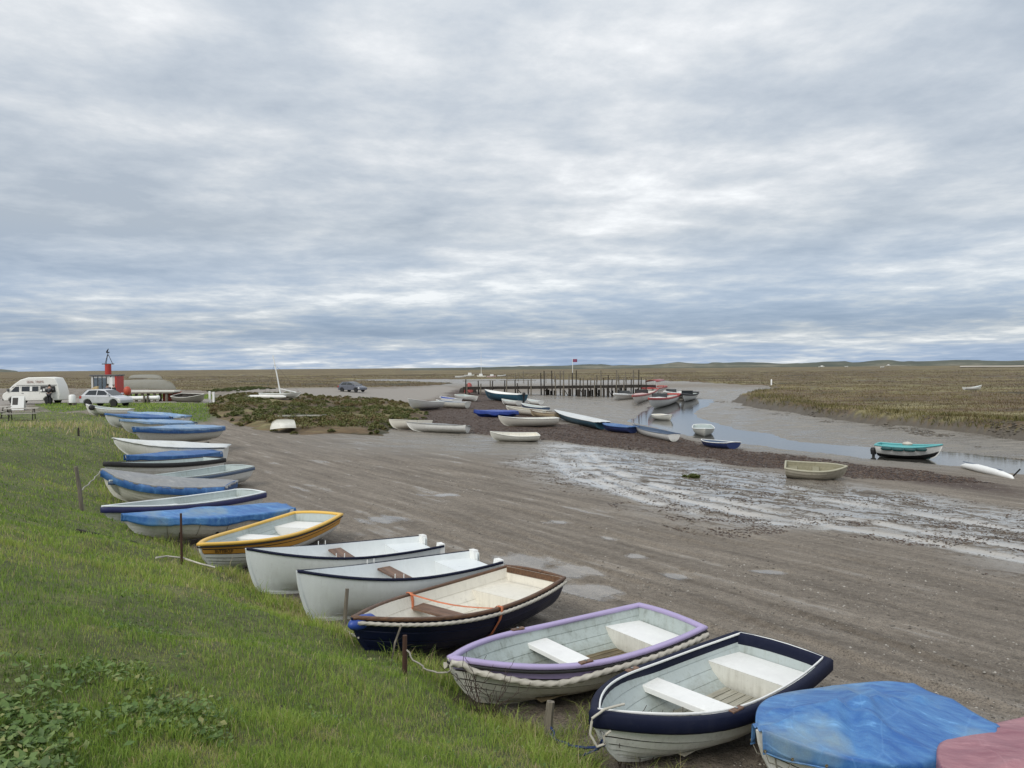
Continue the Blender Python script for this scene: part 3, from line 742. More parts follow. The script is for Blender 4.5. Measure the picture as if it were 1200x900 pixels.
def dinghy(o, h, hullm, linm, gunm, detail=2, strakes=7, lap=0.017, gun=(0.03, 0.04, 0.03, 0.012), sheerm=None, thwarts=((0.46, 0.54),), thm=None, thz=None, tth=0.045,
           stern=(0.02, 0.2), seatm=None, bow_seat=None, boards=None, notch=None, nt=None, keel=True, seat_front=None, smooth_lin=False, sheern=1):
    """detail 2: every plank of the planking is a piece of its own; 1: planking in one piece; 0: far"""
    nt = nt or {2: 22, 1: 16, 0: 11}[detail]
    AV = arc_v(h, strakes or 7)
    trn = transom_poly(h, 0.0, 10 if detail else 5, notch)
    hull = mk('hull', [Vector(p) for p in trn] + [p + Vector((0.03, 0, 0)) for p in trn],
              [tuple(range(len(trn)))[::-1], tuple(range(len(trn), 2 * len(trn)))] + [(i, (i+1) % len(trn), len(trn) + (i+1) % len(trn), len(trn)+i) for i in range(len(trn))], hullm, o) if detail == 2 and strakes else None
    if detail == 2 and strakes:
        hull.name = 'transom'; hull.data.name = 'transom'
        tr_o = hull; hull = None
        root = None
        for i in range(strakes):
            v0, v1 = AV[i], AV[i + 1]
            dv = v1 - v0; rows = [(max(v0 - 0.012, 0), -0.004), (v0 + 1e-4, lap), ((v0 + v1) / 2, lap * .55), (v1 - dv * .24, lap * .2), (v1 - dv * .20, -0.004), (v1, -.004)]
            T = tvals(nt)
            for side in (1, -1):
                V = [h.pt(t, v, off, side) for v, off in rows for t in T]
                F = grid_faces(len(rows), nt, 0, flip=(side < 0))
                mm = sheerm if (sheerm is not None and i >= strakes - sheern) else hullm
                pl = mk('hull' if root is None else 'plank', V, F, mm, o if root is None else root, sharp=22)
                if root is None: root = pl
                if lap > .01 and i < strakes - 1:        # dark strip below the lap: its shadow line put into the colour, with grime
                    pl.data.materials.append(LAPSHADE); n_ = nt - 1; mi = np.zeros(len(pl.data.polygons), np.int32); mi[3 * n_:] = 1; pl.data.polygons.foreach_set('material_index', mi)
    else:
        rows = strake_rows(strakes, lap, av=AV) if strakes and detail else [((i / 7) ** .85, 0.0) for i in range(8)]
        V, F = hull_skin(h, rows, nt)
        b0 = len(V); V += trn; F.append(tuple(range(b0, b0 + len(trn)))[::-1])
        root = mk('hull', V, F, hullm, o, sharp=38)
    if linm is not None:
        if smooth_lin: rows = [((i / 9) ** .85, -0.028) for i in range(10)]
        else: rows = strake_rows(strakes or 7, 0.007 if detail == 2 else 0.005, -0.034, True, AV) if detail else [((i / 5), -0.03) for i in range(6)]
        V, F = hull_skin(h, rows, nt); F = [f[::-1] for f in F]
        lp = [p + Vector((0.034, 0, 0)) for p in transom_poly(h, -0.02, 8, notch)]; b0 = len(V); V += lp; F.append(tuple(range(b0, b0 + len(lp))))
        mk('lining', V, F, linm, o, sharp=35)
        # flat of the floor inside
        V = []; T = [0.03 + 0.80 * i / 10 for i in range(11)]
        for t in T:
            zf = h.k(t) + 0.075; y = h.y_at(t, zf, -0.02); V += [(h.L * t, -y, zf), (h.L * t, y, zf)]
        mk('floor', V, [(2*i, 2*i+2, 2*i+3, 2*i+1) for i in range(10)], boards[1] if boards and boards[0] == 'floor' else linm, o)
    go, gi, gd, gu = gun
    if gunm is not None:
        prof = rr_prof(-gi, go, -gd, gu)
        if notch:
            V, F = sweep_closed(sheer_path(h, nt, stern=False), prof, closed=False)
        else: V, F = sweep_closed(sheer_path(h, nt), prof)
        mk('gunwale', V, F, gunm, o, sharp=50)
    thm = thm or linm; thz = thz or (h.D * 0.72)
    for a, b in thwarts: thwart(h, o, a, b, thz, tth, thm)
    if stern: seat_box(h, o, stern[0], stern[1], thz - 0.015, seatm or thm, 'stern_seat', True, seat_front)
    if bow_seat: seat_box(h, o, bow_seat[0], bow_seat[1], thz + 0.02, seatm or thm, 'bow_seat', False)
    if boards and boards[0] == 'planks':
        _, bm_, t0, t1, n = boards
        for k in range(n):
            y = (k - (n - 1) / 2) * 0.095
            z = h.k(0.5) + 0.105; zz0 = h.k(t0) + 0.105
            MB().add([(h.L*t0, y - .041, zz0 - .012), (h.L*t1, y - .041, z - .012), (h.L*t1, y + .041, z - .012), (h.L*t0, y + .041, zz0 - .012), (h.L*t0, y - .041, zz0), (h.L*t1, y - .041, z), (h.L*t1, y + .041, z), (h.L*t0, y + .041, zz0)],
                     [(0,3,2,1),(4,5,6,7),(0,1,5,4),(1,2,6,5),(2,3,7,6),(3,0,4,7)]).build('floorboard', bm_, o)
    if keel and detail:
        pts = [h.pt(t, 0) for t in tvals(12)]; pts += [h.pt(1, v) for v in (0.25, .5, .75, 1.0)]
        V = []
        for i, p in enumerate(pts):
            d = (pts[min(i+1, len(pts)-1)] - pts[max(i-1, 0)]).normalized(); nn = Vector((d.z, 0, -d.x))
            V += [(p.x + nn.x * 0.035, -0.016, p.z + nn.z * 0.035), (p.x + nn.x * 0.035, 0.016, p.z + nn.z * 0.035), (p.x - nn.x * .01, 0.02, p.z - nn.z * .01), (p.x - nn.x * .01, -0.02, p.z - nn.z * .01)]
        F = []
        for i in range(len(pts) - 1):
            for j in range(4): F.append((4*i+j, 4*i+(j+1)%4, 4*i+4+(j+1)%4, 4*i+4+j))
        F.append((0, 3, 2, 1)); n4 = 4 * (len(pts) - 1); F.append((n4, n4+1, n4+2, n4+3))
        mk('keel', V, F, hullm, root)
    return root

def cover(o, h, mat, ridge=0.16, skirt=0.20, seed=1, sag=0.03, nt=46, t0=-0.02, t1=1.015, ridge_pos=0.45, fold=0.02, name='cover', nu=19, creases=10):
    """tied-down tarpaulin with a ridge, sags, sharp creases and a loose skirt"""
    rnd = random.Random(seed)
    us = [-1.0] * 5 + [-0.97 + 1.94 * i / (nu - 1) for i in range(nu)] + [1.0] * 5
    drop = [1.0, 0.75, 0.5, 0.25, 0.05] + [0] * nu + [0.05, 0.25, 0.5, 0.75, 1.0]
    T = [t0 + (t1 - t0) * (1 - (1 - i / (nt - 1)) ** 1.2) for i in range(nt)]
    cr = []
    for k in range(creases):            # creases run from the ridge out to the tie points
        a = rnd.uniform(.12, .9); sd = rnd.choice((-1, 1)); cr.append(((a, rnd.uniform(-.05, .15) * sd), (a + rnd.uniform(-.22, .22), sd * rnd.uniform(.6, 1.05)), rnd.uniform(.45, 1.0) * rnd.choice((1, 1, -.7))))
    def crease(t, u):
        z = 0
        for (ax, ay), (bx, by), w_ in cr:
            ex, ey = bx - ax, (by - ay); k = max(0, min(1, ((t - ax) * ex * 4 + (u - ay) * ey) / (ex * ex * 4 + ey * ey)))
            d = math.hypot((t - ax - ex * k) * 2.2, u - ay - ey * k); z += w_ * max(0, 1 - d / .11) * (1 - .4 * k)
        return z
    V = []
    for ti, t in enumerate([None, None, None] + T):
        fall = 0
        if t is None: fall = (1.0, 0.66, .33)[ti]; t = t0
        tc = min(1, max(0, t)); b = h.b(tc) + 0.045; sh = h.s_(tc) + 0.022
        b *= 1 - .16 * max(0, 1 - tc / .10) ** 2
        x = h.pt(tc, 1).x + (t - tc) * h.L - (0.012 * fall)
        rg = ridge * math.exp(-((tc - ridge_pos) / 0.42) ** 2) * min(1, (b / (h.B / 2)) ** 0.8)
        for u, dr in zip(us, drop):
            n = float(fbm(np.array([x * 2.0 + seed * 7]), np.array([u * 1.6 + x * 1.0]), seed, 3)[0])
            z = sh + rg * (1 - abs(u) ** 1.15) - sag * math.sin(math.pi * abs(u)) * (0.6 + 0.8 * n)
            if not dr: z += fold * crease(tc, u) * (1 - abs(u) ** 6) + fold * .25 * n
            y = b * u
            if dr:
                wv = math.sin(x * 11 + seed) * 0.5 + math.sin(x * 27 + seed * 3 + n * 2) * 0.35
                y += math.copysign(0.012 + 0.024 * dr * (wv + n), u)
                z = sh - dr * skirt * (1 + 0.16 * math.sin(x * 5.1 + seed) + 0.22 * n)
            if fall: z = min(z, sh - fall * skirt * 0.8 + 0.01 * math.sin(u * 9)); x2 = x - .02 * math.sin(u * 14) * fall
            V.append((x if not fall else x2, y, z))
    c = mk(name, V, grid_faces(nt + 3, len(us), 0, flip=True), mat, o, smooth=True)
    so = c.modifiers.new('thickness', 'SOLIDIFY'); so.thickness = 0.004
    if nu > 30:              # rolled hem, eyelets and lashing cord on the near covers
        nc = len(us)
        for col_ in (0, nc - 1):
            pts = [Vector(V[i * nc + col_]) for i in range(3, nt + 3)]
            MB().tube(pts, .008, 6).build('hem', mat, c, smooth=60)
            for k in range(6, nt, 8):
                p = pts[k]; sg = 1 if col_ else -1
                MB().lathe([(.006, -.003), (.014, -.003), (.014, .003), (.006, .003)], 10, 'y', (p.x, p.y + sg * .008, p.z + .025)).build('eyelet', plain('brass_eyelet', (.35, .28, .14), .4, .8), c)
                q = h.pt(min(.97, max(.03, p.x / h.L)), .45, .03, sg); MB().tube([p + Vector((0, sg * .012, .025)), (p + q) / 2 + Vector((.03, 0, -.02)), q], .004, 5).build('lashing', GREYROPE, c)
    return c

LAPSHADE = plain('lap_shade_grime', (.055, .048, .038), .9)
WHITE = paint('white_gelcoat', (0.80, 0.80, 0.765), 0.34, 0.5, scum=.55)
WHITE2 = paint('off_white_paint', (0.74, 0.73, 0.66), 0.42, 0.6, (0.20, 0.18, 0.12), scum=.6)
BLUEWHITE = paint('pale_blue_white_gelcoat', (0.74, 0.775, 0.775), 0.30, 0.25, scum=.3)
CREAM = paint('cream_paint', (0.78, 0.745, 0.65), 0.40, 0.45, scum=.45)
PALEGREY = paint('pale_grey_lining', (0.47, 0.53, 0.52), 0.45, 0.6, (0.14, 0.15, 0.10), 4, scum=.8)
BRIGHT = paint('bright_white_seat', (0.85, 0.85, 0.82), 0.35, 0.28)
MILDEW = paint('mildewed_lining', (0.44, 0.50, 0.48), 0.5, 0.95, (0.07, 0.08, 0.05), 6, scum=.9)
NAVY = paint('navy_rubber', (0.007, 0.010, 0.030), 0.6, 0.12, (0.12, 0.12, 0.13), spec=.2)
NAVYHULL = paint('navy_hull_paint', (0.004, 0.008, 0.036), 0.32, 0.12, (0.07, 0.06, 0.05), spec=.35)
LILAC = paint('lilac_paint', (0.40, 0.33, 0.54), 0.42, 0.25, (0.25, 0.22, 0.25))
YELLOW = paint('yellow_paint', (0.78, 0.48, 0.085), 0.40, 0.25)
ORANGEY = paint('amber_paint', (0.56, 0.27, 0.035), 0.42, 0.22)
BLACK = paint('black_rubber', (0.014, 0.014, 0.015), 0.55, 0.25, (0.12, 0.11, 0.10))
SLATE = paint('slate_blue_paint', (0.07, 0.11, 0.18), 0.42, 0.25)
TEALHULL = paint('dark_teal_paint', (0.022, 0.085, 0.13), 0.4, 0.25)
TURQ = paint('turquoise_paint', (0.12, 0.42, 0.43), 0.42, 0.3)
ROYAL = paint('royal_blue_paint', (0.020, 0.060, 0.30), 0.42, 0.2)
REDP = paint('red_paint', (0.42, 0.035, 0.025), 0.42, 0.25)
FADEDRED = paint('faded_red_paint', (0.38, 0.085, 0.075), 0.5, 0.35, (0.3, 0.25, 0.22))
MOSSY = paint('mossy_old_paint', (0.38, 0.35, 0.28), 0.8, 0.85, (0.10, 0.095, 0.05), 5)
GREYHULL = paint('weathered_grey_hull', (0.24, 0.235, 0.20), 0.75, 0.7, (0.15, 0.13, 0.09), 2)
VARN = wood('brown_varnished_wood', (0.055, 0.026, 0.013), (0.17, 0.085, 0.04), 0.5)
THWOOD = wood('worn_brown_wood', (0.075, 0.040, 0.024), (0.24, 0.14, 0.09), 0.6, (26, 2, 26))
BOARD = wood('muddy_floorboard', (0.085, 0.065, 0.035), (0.23, 0.18, 0.10), 0.8)
PALEBOARD = wood('pale_floorboard', (0.28, 0.26, 0.20), (0.44, 0.42, 0.34), 0.8)
POSTWOOD = wood('grey_post_wood', (0.09, 0.078, 0.058), (0.24, 0.21, 0.165), 0.9, (30, 30, 2))
DARKPOST = wood('dark_wet_timber', (0.016, 0.013, 0.010), (0.062, 0.050, 0.038), 0.8, (14, 14, 1))
ROPE = plain('pale_rope', (0.50, 0.47, 0.40), 0.9); GREYROPE = plain('grey_rope', (0.34, 0.32, 0.27), 0.9); BLUEROPE = plain('blue_rope', (0.012, 0.03, 0.11), 0.85)
RUST = plain('rusty_iron', (0.06, 0.028, 0.017), 0.9)
BLUETARP = cloth('blue_tarpaulin', (0.022, 0.115, 0.36), (0.10, 0.27, 0.52))
MIDBLUE = cloth('mid_blue_tarpaulin', (0.014, 0.075, 0.25), (0.045, 0.16, 0.38), amt=0.15)
PALETARP = cloth('pale_blue_tarpaulin', (0.13, 0.26, 0.46), (0.30, 0.42, 0.56), amt=0.2)
GREYTARP = cloth('grey_tarpaulin', (0.20, 0.205, 0.21), (0.30, 0.30, 0.29), (0.15, 0.14, 0.11), 0.4)
WHITETARP = cloth('white_tarpaulin', (0.58, 0.60, 0.60), (0.70, 0.71, 0.68), (0.4, 0.4, 0.33), 0.4)
PINKTARP = cloth('faded_pink_tarpaulin', (0.26, 0.095, 0.12), (0.42, 0.20, 0.22), (0.3, 0.2, 0.2), 0.3)
ROW = 'dinghies drawn up along the grass bank'

# 1 -- pink covered, cut by the corner of the picture
o, h = place_boat('covered_dinghy', (1118, 912), (1345, 862), dict(D=.52, bow=.14, tr=.84, p=2.8), 'dinghy under a faded pink tarpaulin beside the big blue one', ROW, 1.35, lift=(.0, 0))
dinghy(o, h, WHITE, None, None, 1, stern=None, thwarts=())
cover(o, h, PINKTARP, 0.15, 0.22, 11, fold=0.03, nt=70, nu=41)
# 2 -- blue covered
o, h = place_boat('covered_dinghy', (890, 852), (1112, 824), dict(D=.52, bow=.10, tr=.76, p=2.9), 'white dinghy under a faded blue tarpaulin with creases, nearest blue cover', ROW, 1.40, lift=(.02, 0))
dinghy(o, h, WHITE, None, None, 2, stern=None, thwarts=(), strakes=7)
cover(o, h, BLUETARP, 0.19, 0.15, 3, fold=0.05, ridge_pos=0.5, nt=80, nu=45, creases=14)
for t, s_ in ((0.55, 1), (0.985, 1), (0.8, 1)):
    p0 = h.pt(t, 1, 0.07, s_); p1 = h.pt(t, 0.35, 0.03, s_)
    rope_mesh([p0 + Vector((0, 0, -.12)), (p0 + p1) / 2, p1], 0.006, 'tie_cord', GREYROPE, o, 20)
# 3 -- white dinghy with deep navy rubber band
o, h = place_boat('rowing_dinghy', (697, 832), (914, 755), dict(D=.50, bow=.16, tr=.85, p=2.7), 'white clinker dinghy with deep navy rubber gunwale and white thwart', ROW, 1.36, lift=(.04, 0))
B3 = (o, h)
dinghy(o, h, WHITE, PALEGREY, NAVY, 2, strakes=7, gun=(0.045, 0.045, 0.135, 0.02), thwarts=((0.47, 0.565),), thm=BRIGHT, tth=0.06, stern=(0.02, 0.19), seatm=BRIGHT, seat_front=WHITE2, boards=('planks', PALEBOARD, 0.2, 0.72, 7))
V, F = sweep_closed(sheer_path(h, 24, off=-0.05, dz=0.012), rr_prof(-0.012, 0.004, -0.012, 0.012)); mk('beading', V, F, BRIGHT, o, sharp=50)
MB().box(h.L*.66, h.L*.76, -.05, .16, .17, .21, .01).build('bailer', BRIGHT, o)
# 4 -- lilac
o, h = place_boat('rowing_dinghy', (527, 768), (785, 719), dict(D=.50, bow=.17, tr=.84, p=2.6), 'white clinker dinghy with lilac gunwale and thick rope fender', ROW, 1.38, lift=(.06, 0))
B4 = (o, h)
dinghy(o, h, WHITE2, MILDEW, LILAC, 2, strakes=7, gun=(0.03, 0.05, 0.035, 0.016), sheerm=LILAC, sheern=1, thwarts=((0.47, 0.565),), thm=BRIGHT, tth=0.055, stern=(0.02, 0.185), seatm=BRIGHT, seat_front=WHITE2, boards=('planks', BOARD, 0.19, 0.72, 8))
V, F = sweep_closed(sheer_path(h, 24, off=0.0, dz=-0.05), rr_prof(0.0, 0.03, -0.022, 0.012)); mk('rubbing_strip', V, F, BLACK, o, sharp=50)
pth = [h.pt(t, 1, 0.045, 1) + Vector((0, 0, -0.085 - 0.075 * math.exp(-((t - .74) / .15) ** 2) + (0.05 if t > .97 else 0))) for t in [i / 40 for i in range(0, 40)] + [0.992, 1.0]]
rope_mesh(pth, 0.033, 'rope_fender', ROPE, o)
pth = [h.pt(t, 1, 0.045, -1) + Vector((0, 0, -0.10)) for t in [i / 24 for i in range(0, 24)] + [0.992, 1.0]]
rope_mesh(pth, 0.033, 'rope_fender', ROPE, o)
# 5 -- dark navy hull, brown gunwale
o, h = place_boat('rowing_boat', (413, 721), (626, 668), dict(D=.56, bow=.19, stern=.06, tr=.80, p=2.2), 'dark navy hulled boat with brown wooden gunwale and cream inside', ROW, 1.42, lift=(.08, 0))
B5 = (o, h)
dinghy(o, h, NAVYHULL, CREAM, VARN, 2, strakes=6, lap=0.004, gun=(0.022, 0.032, 0.035, 0.012), thwarts=((0.50, 0.575),), thm=THWOOD, tth=0.03, stern=(0.02, 0.22), seatm=CREAM, boards=('floor', CREAM), bow_seat=None)
p_ = transom_poly(h, -0.035, 8); x0 = 0.045
top = [p for p in p_ if p.z > h.D * 0.80]
V = [Vector((p.x + x0, p.y, p.z)) for p in top]; mk('transom_board', V, [tuple(range(len(V)))], VARN, o)
pth = [h.pt(t, 1, 0.03, 1) + Vector((0, 0, -0.065)) for t in [i / 30 for i in range(0, 30)] + [0.99]]
rope_mesh(pth, 0.023, 'rope_fender', ROPE, o); pth = [Vector((p.x, -p.y, p.z)) for p in pth]; rope_mesh(pth, 0.023, 'rope_fender', ROPE, o)
c = h.pt(1, .88); MB().lathe([(0.03, -0.12), (0.072, -0.06), (0.088, 0.08), (0.080, 0.18), (0.055, 0.25), (0.02, 0.285)], 14, 'x', (c.x - 0.20, 0, c.z - 0.02)).build('bow_fender', paint('blue_fender_plastic', (0.02, 0.06, 0.30), 0.4, 0.2), o, smooth=60)
for bo, ho in (B3, B4):
    for sd in (1, -1):
        q_ = ho.pt(.60, 1, -.01, sd); blk = MB().box(q_.x - .09, q_.x + .09, q_.y - .03, q_.y + .03, q_.z + .012, q_.z + .036, .006).build('rowlock_block', THWOOD, bo)
        MB().tube([(q_.x, q_.y, q_.z + .03), (q_.x, q_.y, q_.z + .045)], .016, 8).build('socket', plain('galvanised', (.35, .35, .34), .45, .7), blk)
    q_ = ho.pt(1, .62, .02); MB().tube([q_ + Vector((.01, .035 * math.cos(a * .7), .035 * math.sin(a * .7))) for a in range(10)], .007, 6).build('bow_ring', plain('galvanised', (.35, .35, .34), .45, .7), bo)
# orange strap over the boat
STRAP = plain('orange_webbing', (0.62, 0.20, 0.09), 0.8)
def ribbon(pts, w, name, mat, wd=Vector((1, 0, 0))):
    V = []; pts = [Vector(p) for p in pts]
    for i, p in enumerate(pts): V += [p - wd * w / 2, p + wd * w / 2]
    oo = mk(name, V, [(2*i, 2*i+1, 2*i+3, 2*i+2) for i in range(len(pts)-1)], mat, smooth=True)
    so = oo.modifiers.new('thickness', 'SOLIDIFY'); so.thickness = 0.004; return oo
t5 = 0.47
g = h.pt(t5, 1, 0, 1); g2 = h.pt(t5 + .1, 1, 0, -1); d = 0.035
pts = [h.pt(t5, 0.25, 0.02, 1), h.pt(t5, 0.5, 0.02, 1), h.pt(t5, 0.8, 0.025, 1), g + Vector((0, d, -.05)), g + Vector((0, d, .016)), g + Vector((0, -.04, .018)), g + Vector((0.02, -.08, -.02))]
a = pts[-1]; e = g2 + Vector((0, .05, .0))
pts += [a.lerp(e, k / 6) + Vector((0, 0, -0.05 * math.sin(math.pi * k / 6))) for k in range(1, 7)] + [g2 + Vector((0, .03, .018)), g2 + Vector((0, -d, .016)), g2 + Vector((0, -d, -.1)), h.pt(t5 + .1, .7, .02, -1)]
s_ = ribbon(pts, 0.05, 'tie_down_strap', STRAP); s_.location = o.location; s_.rotation_euler = o.rotation_euler
tag(s_, 'orange webbing strap tied across the dark navy boat', 'strap')
pts = [g2 + Vector((-.02, .03, .016)), g2 + Vector((-.02, .06, -.1)), g2 + Vector((.02, .1, -.22)), g2 + Vector((.1, .2, -.36)), g2 + Vector((.16, .34, -.43)), g2 + Vector((.2, .45, -.44))]
s_ = ribbon(pts, 0.05, 'strap_tail', STRAP); s_.location = o.location; s_.rotation_euler = o.rotation_euler
tag(s_, 'loose orange strap end hanging inside the dark navy boat', 'strap')
# 6, 7 -- smooth white boats with thin navy rail, cut-away transom
for i, (bw, stn, lab, lift) in enumerate((((348, 667), (570, 650), 'smooth white boat with thin navy rail behind the dark navy boat', (.10, .02)), ((288, 641), (506, 632), 'smooth white boat with thin navy rail next to the yellow boat', (.12, .02)))):
    o, h = place_boat('fishing_boat', bw, stn, dict(D=.60, bow=.20, stern=.03, tr=.78, p=1.75, rake=.06, foot=.12, vee=.9), lab, ROW, 1.22, lift=lift)
    dinghy(o, h, BLUEWHITE, BLUEWHITE, NAVY, 2, strakes=0, gun=(0.02, 0.022, 0.032, 0.008), thwarts=((0.47, 0.545),), thm=THWOOD, tth=0.03, thz=.53, stern=(0.02, 0.22), seatm=BLUEWHITE, notch=(0.26, 0.20), smooth_lin=True, boards=('floor', BLUEWHITE))
    zt = h.D + h.stern
    for sd in (1, -1):
        y1 = h.b(0) + 0.01
        MB().prism([(0.28 * sd, zt - .20), (y1 * sd, zt - .20), (y1 * sd, zt + .025), (0.33 * sd, zt + .03)][::sd], -0.02, 0.07, 'x').build('quarter_pad', BRIGHT, o)
    MB().box(0.01, 0.06, -.25, .25, zt - .23, zt - .19, .006).build('motor_board', BLACK, o)
    MB().box(h.L*.24, h.L*.36, -.22, .22, .22, .27, .01).build('seat_lid', BRIGHT, o)
    for t in (0.56, 0.60):
        for sd in (1, -1):
            q_ = h.pt(t, 1, -.01, sd); MB().tube([q_ + Vector((0, 0, -.06)), q_ + Vector((0, 0, .07))], .008, 6).build('rowlock', BRIGHT, o)
# 8 -- yellow boat
o, h = place_boat('rowing_dinghy', (233, 636), (372, 600), dict(D=.50, bow=.17, tr=.82, p=2.5), 'white clinker dinghy with yellow gunwale and amber top plank', ROW, 1.42, lift=(.14, .02))
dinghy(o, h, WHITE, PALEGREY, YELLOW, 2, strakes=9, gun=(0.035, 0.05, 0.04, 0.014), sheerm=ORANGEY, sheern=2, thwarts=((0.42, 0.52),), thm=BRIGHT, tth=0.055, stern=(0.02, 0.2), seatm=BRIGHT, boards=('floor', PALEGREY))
V, F = sweep_closed(sheer_path(h, 24, dz=-0.055), rr_prof(0.0, 0.028, -0.018, 0.008)); mk('rubbing_strip', V, F, BLACK, o, sharp=50)
def lettering(txt, size, mat, name='lettering', parent=None, depth=0.002):
    cu = bpy.data.curves.new(name, 'FONT'); cu.body = txt; cu.size = size; cu.extrude = depth; cu.align_x = 'CENTER'; cu.resolution_u = 2
    ob = bpy.data.objects.new(name, cu); COL.objects.link(ob)
    dg = bpy.context.evaluated_depsgraph_get(); me = bpy.data.meshes.new_from_object(ob.evaluated_get(dg)); bpy.data.objects.remove(ob)
    return link(name, me, mat, parent)
lt = lettering('BUTTERCUP', 0.115, plain('dark_lettering', (0.05, 0.03, 0.02), 0.6), 'name_lettering', o)
AVY = arc_v(h, 9)[7] + .03
for v in lt.data.vertices:       # follow the curve of the top plank on the port bow
    t = 0.915 - v.co.x / h.L * 0.50; q_ = h.pt(t, AVY + v.co.y * 1.25, 0.026 + v.co.z, 1); v.co = q_
lt.data.update()
# 9 -- long blue cover
o, h = place_boat('covered_dinghy', (144, 602), (331, 592), dict(D=.50, bow=.12, tr=.8, p=2.3), 'white clinker boat under a bright blue cover, just left of the yellow boat', ROW, 1.35, lift=(.2, .02))
dinghy(o, h, WHITE, None, None, 1, strakes=7, stern=None, thwarts=()); cover(o, h, BLUETARP, 0.12, 0.18, 5, fold=0.015)
for t in (.25, .45, .62, .8): rope_mesh([h.pt(t, 1, .06, 1) + Vector((0, 0, -.1)), h.pt(t, .5, .03, 1), h.pt(t, .1, .02, 1)], .006, 'tie_cord', GREYROPE, o, 14)
for t in (.5, .72):
    q_ = h.pt(t, .45, .05, 1); MB().lathe([(.01, -.07), (.035, -.05), (.035, .05), (.01, .07)], 8, 'z', q_).build('fender', BLACK, o)
# 10
o, h = place_boat('rowing_dinghy', (119, 592), (293, 574), dict(D=.50, bow=.12, tr=.8, p=2.2), 'white open dinghy with navy top band behind the bright blue cover', ROW, 1.34, lift=(.2, .02))
dinghy(o, h, WHITE, PALEGREY, BLUEWHITE, 1, strakes=6, gun=(.02, .04, .02, .01), thwarts=((.45, .58),), thm=BRIGHT, stern=(.02, .2), seatm=PALEGREY)
V, F = sweep_closed(sheer_path(h, 18, dz=-0.08), rr_prof(0.004, 0.035, -0.07, 0.055)); mk('rubber_band', V, F, paint('navy_band', (0.018, 0.022, 0.10), 0.45, 0.2), o, sharp=50)
# 11
o, h = place_boat('covered_dinghy', (118, 549), (268, 566), dict(D=.62, bow=.26, tr=.78, p=2.3), 'white clinker boat with grey cover edged in blue', ROW, 1.5, lift=(.24, .0))
dinghy(o, h, WHITE2, None, None, 1, strakes=9, stern=None, thwarts=()); cover(o, h, GREYTARP, 0.06, 0.05, 8, sag=.02, fold=.012)
V, F = sweep_closed(sheer_path(h, 26, off=.035, dz=-.09), rr_prof(-.004, .02, -.11, .10)); mk('cover_skirt', V, F, MIDBLUE, o, sharp=50)
# 12
o, h = place_boat('rowing_dinghy', (128, 562), (280, 545), dict(D=.55, bow=.12, tr=.82, p=2.3), 'white dinghy with slate blue band, grey inside, behind the grey cover', ROW, 1.4, lift=(.2, .02))
dinghy(o, h, WHITE, PALEGREY, PALEGREY, 1, strakes=6, gun=(.02, .04, .02, .01), thwarts=((.42, .55),), thm=BRIGHT, stern=(.02, .14), seatm=PALEGREY)
V, F = sweep_closed(sheer_path(h, 18, dz=-0.075), rr_prof(0.004, 0.03, -0.05, 0.04)); mk('rubber_band', V, F, SLATE, o, sharp=50)
# 13
o, h = place_boat('rowing_dinghy', (121, 541), (250, 536), dict(D=.55, bow=.12, tr=.8, p=2.2), 'white clinker dinghy with thick black gunwale', ROW, 1.4, lift=(.28, .05))
dinghy(o, h, WHITE, PALEGREY, BLACK, 1, strakes=8, gun=(.035, .03, .13, .02), thwarts=((.45, .55),), stern=(.02, .2))
# 14
o, h = place_boat('covered_dinghy', (147, 533), (248, 528), dict(D=.52, bow=.1, tr=.8, p=2.3), 'small boat under blue cover between white cover and black gunwale', ROW, 1.3, lift=(.25, .1))
dinghy(o, h, WHITE, None, None, 1, stern=None, thwarts=()); cover(o, h, MIDBLUE, .12, .2, 14, nt=26)
# 15
o, h = place_boat('covered_dinghy', (131, 513), (264, 522), dict(D=.72, bow=.16, tr=.8, p=2.1, rake=.16), 'large white hull with flat white cover and dark gunwale line', ROW, 1.7, lift=(.3, .0))
dinghy(o, h, WHITE, None, BLACK, 1, strakes=0, stern=None, thwarts=(), gun=(.02, .02, .03, .0)); cover(o, h, WHITETARP, .13, .03, 15, nt=26, sag=.015, fold=.01)
# 16 on its trailer
def wheel(parent, c, r, w_, rim=None, axis='y', name='wheel'):
    t_ = MB().lathe([(r*.55, -w_/2), (r*.92, -w_/2), (r, -w_*.3), (r, w_*.3), (r*.92, w_/2), (r*.55, w_/2)], 18, axis, c).build(name, plain('tyre_rubber', (.02, .02, .02), .8), parent, smooth=40)
    MB().lathe([(r*.2, -w_*.46), (r*.56, -w_*.40), (r*.56, w_*.40), (r*.2, w_*.46)], 14, axis, c).build('rim', rim or plain('pale_rim', (.55, .55, .53), .4, .3), t_, smooth=40)
    return t_
def trailer(o_boat, h, lab, zoff):
    o = empty('boat_trailer', o_boat.location - Vector((0, 0, zoff)), o_boat.rotation_euler.z, lab, 'trailer')
    for sd in (1, -1): wheel(o, (h.L * .32, sd * .62, .23), .23, .13)
    MB().tube([(h.L * .32, -.62, .23), (h.L * .32, .62, .23)], .03, 8).build('axle', RUST, o)
    MB().box(h.L * .05, h.L * 1.08, -.03, .03, .28, .34).build('beam', RUST, o)
    return o
o, h = place_boat('covered_dinghy', (157, 500), (248, 499), dict(D=.62, bow=.16, tr=.8, p=2.2), 'white hull under a blue cover standing on a wheeled trailer', ROW, 1.6, lift=(.72, .42))
dinghy(o, h, WHITE2, None, None, 1, strakes=0, stern=None, thwarts=()); cover(o, h, PALETARP, .16, .1, 16, nt=26)
V, F = sweep_closed(sheer_path(h, 26, off=.03, dz=-.10), rr_prof(-.004, .02, -.10, .09)); mk('cover_skirt', V, F, MIDBLUE, o, sharp=50)
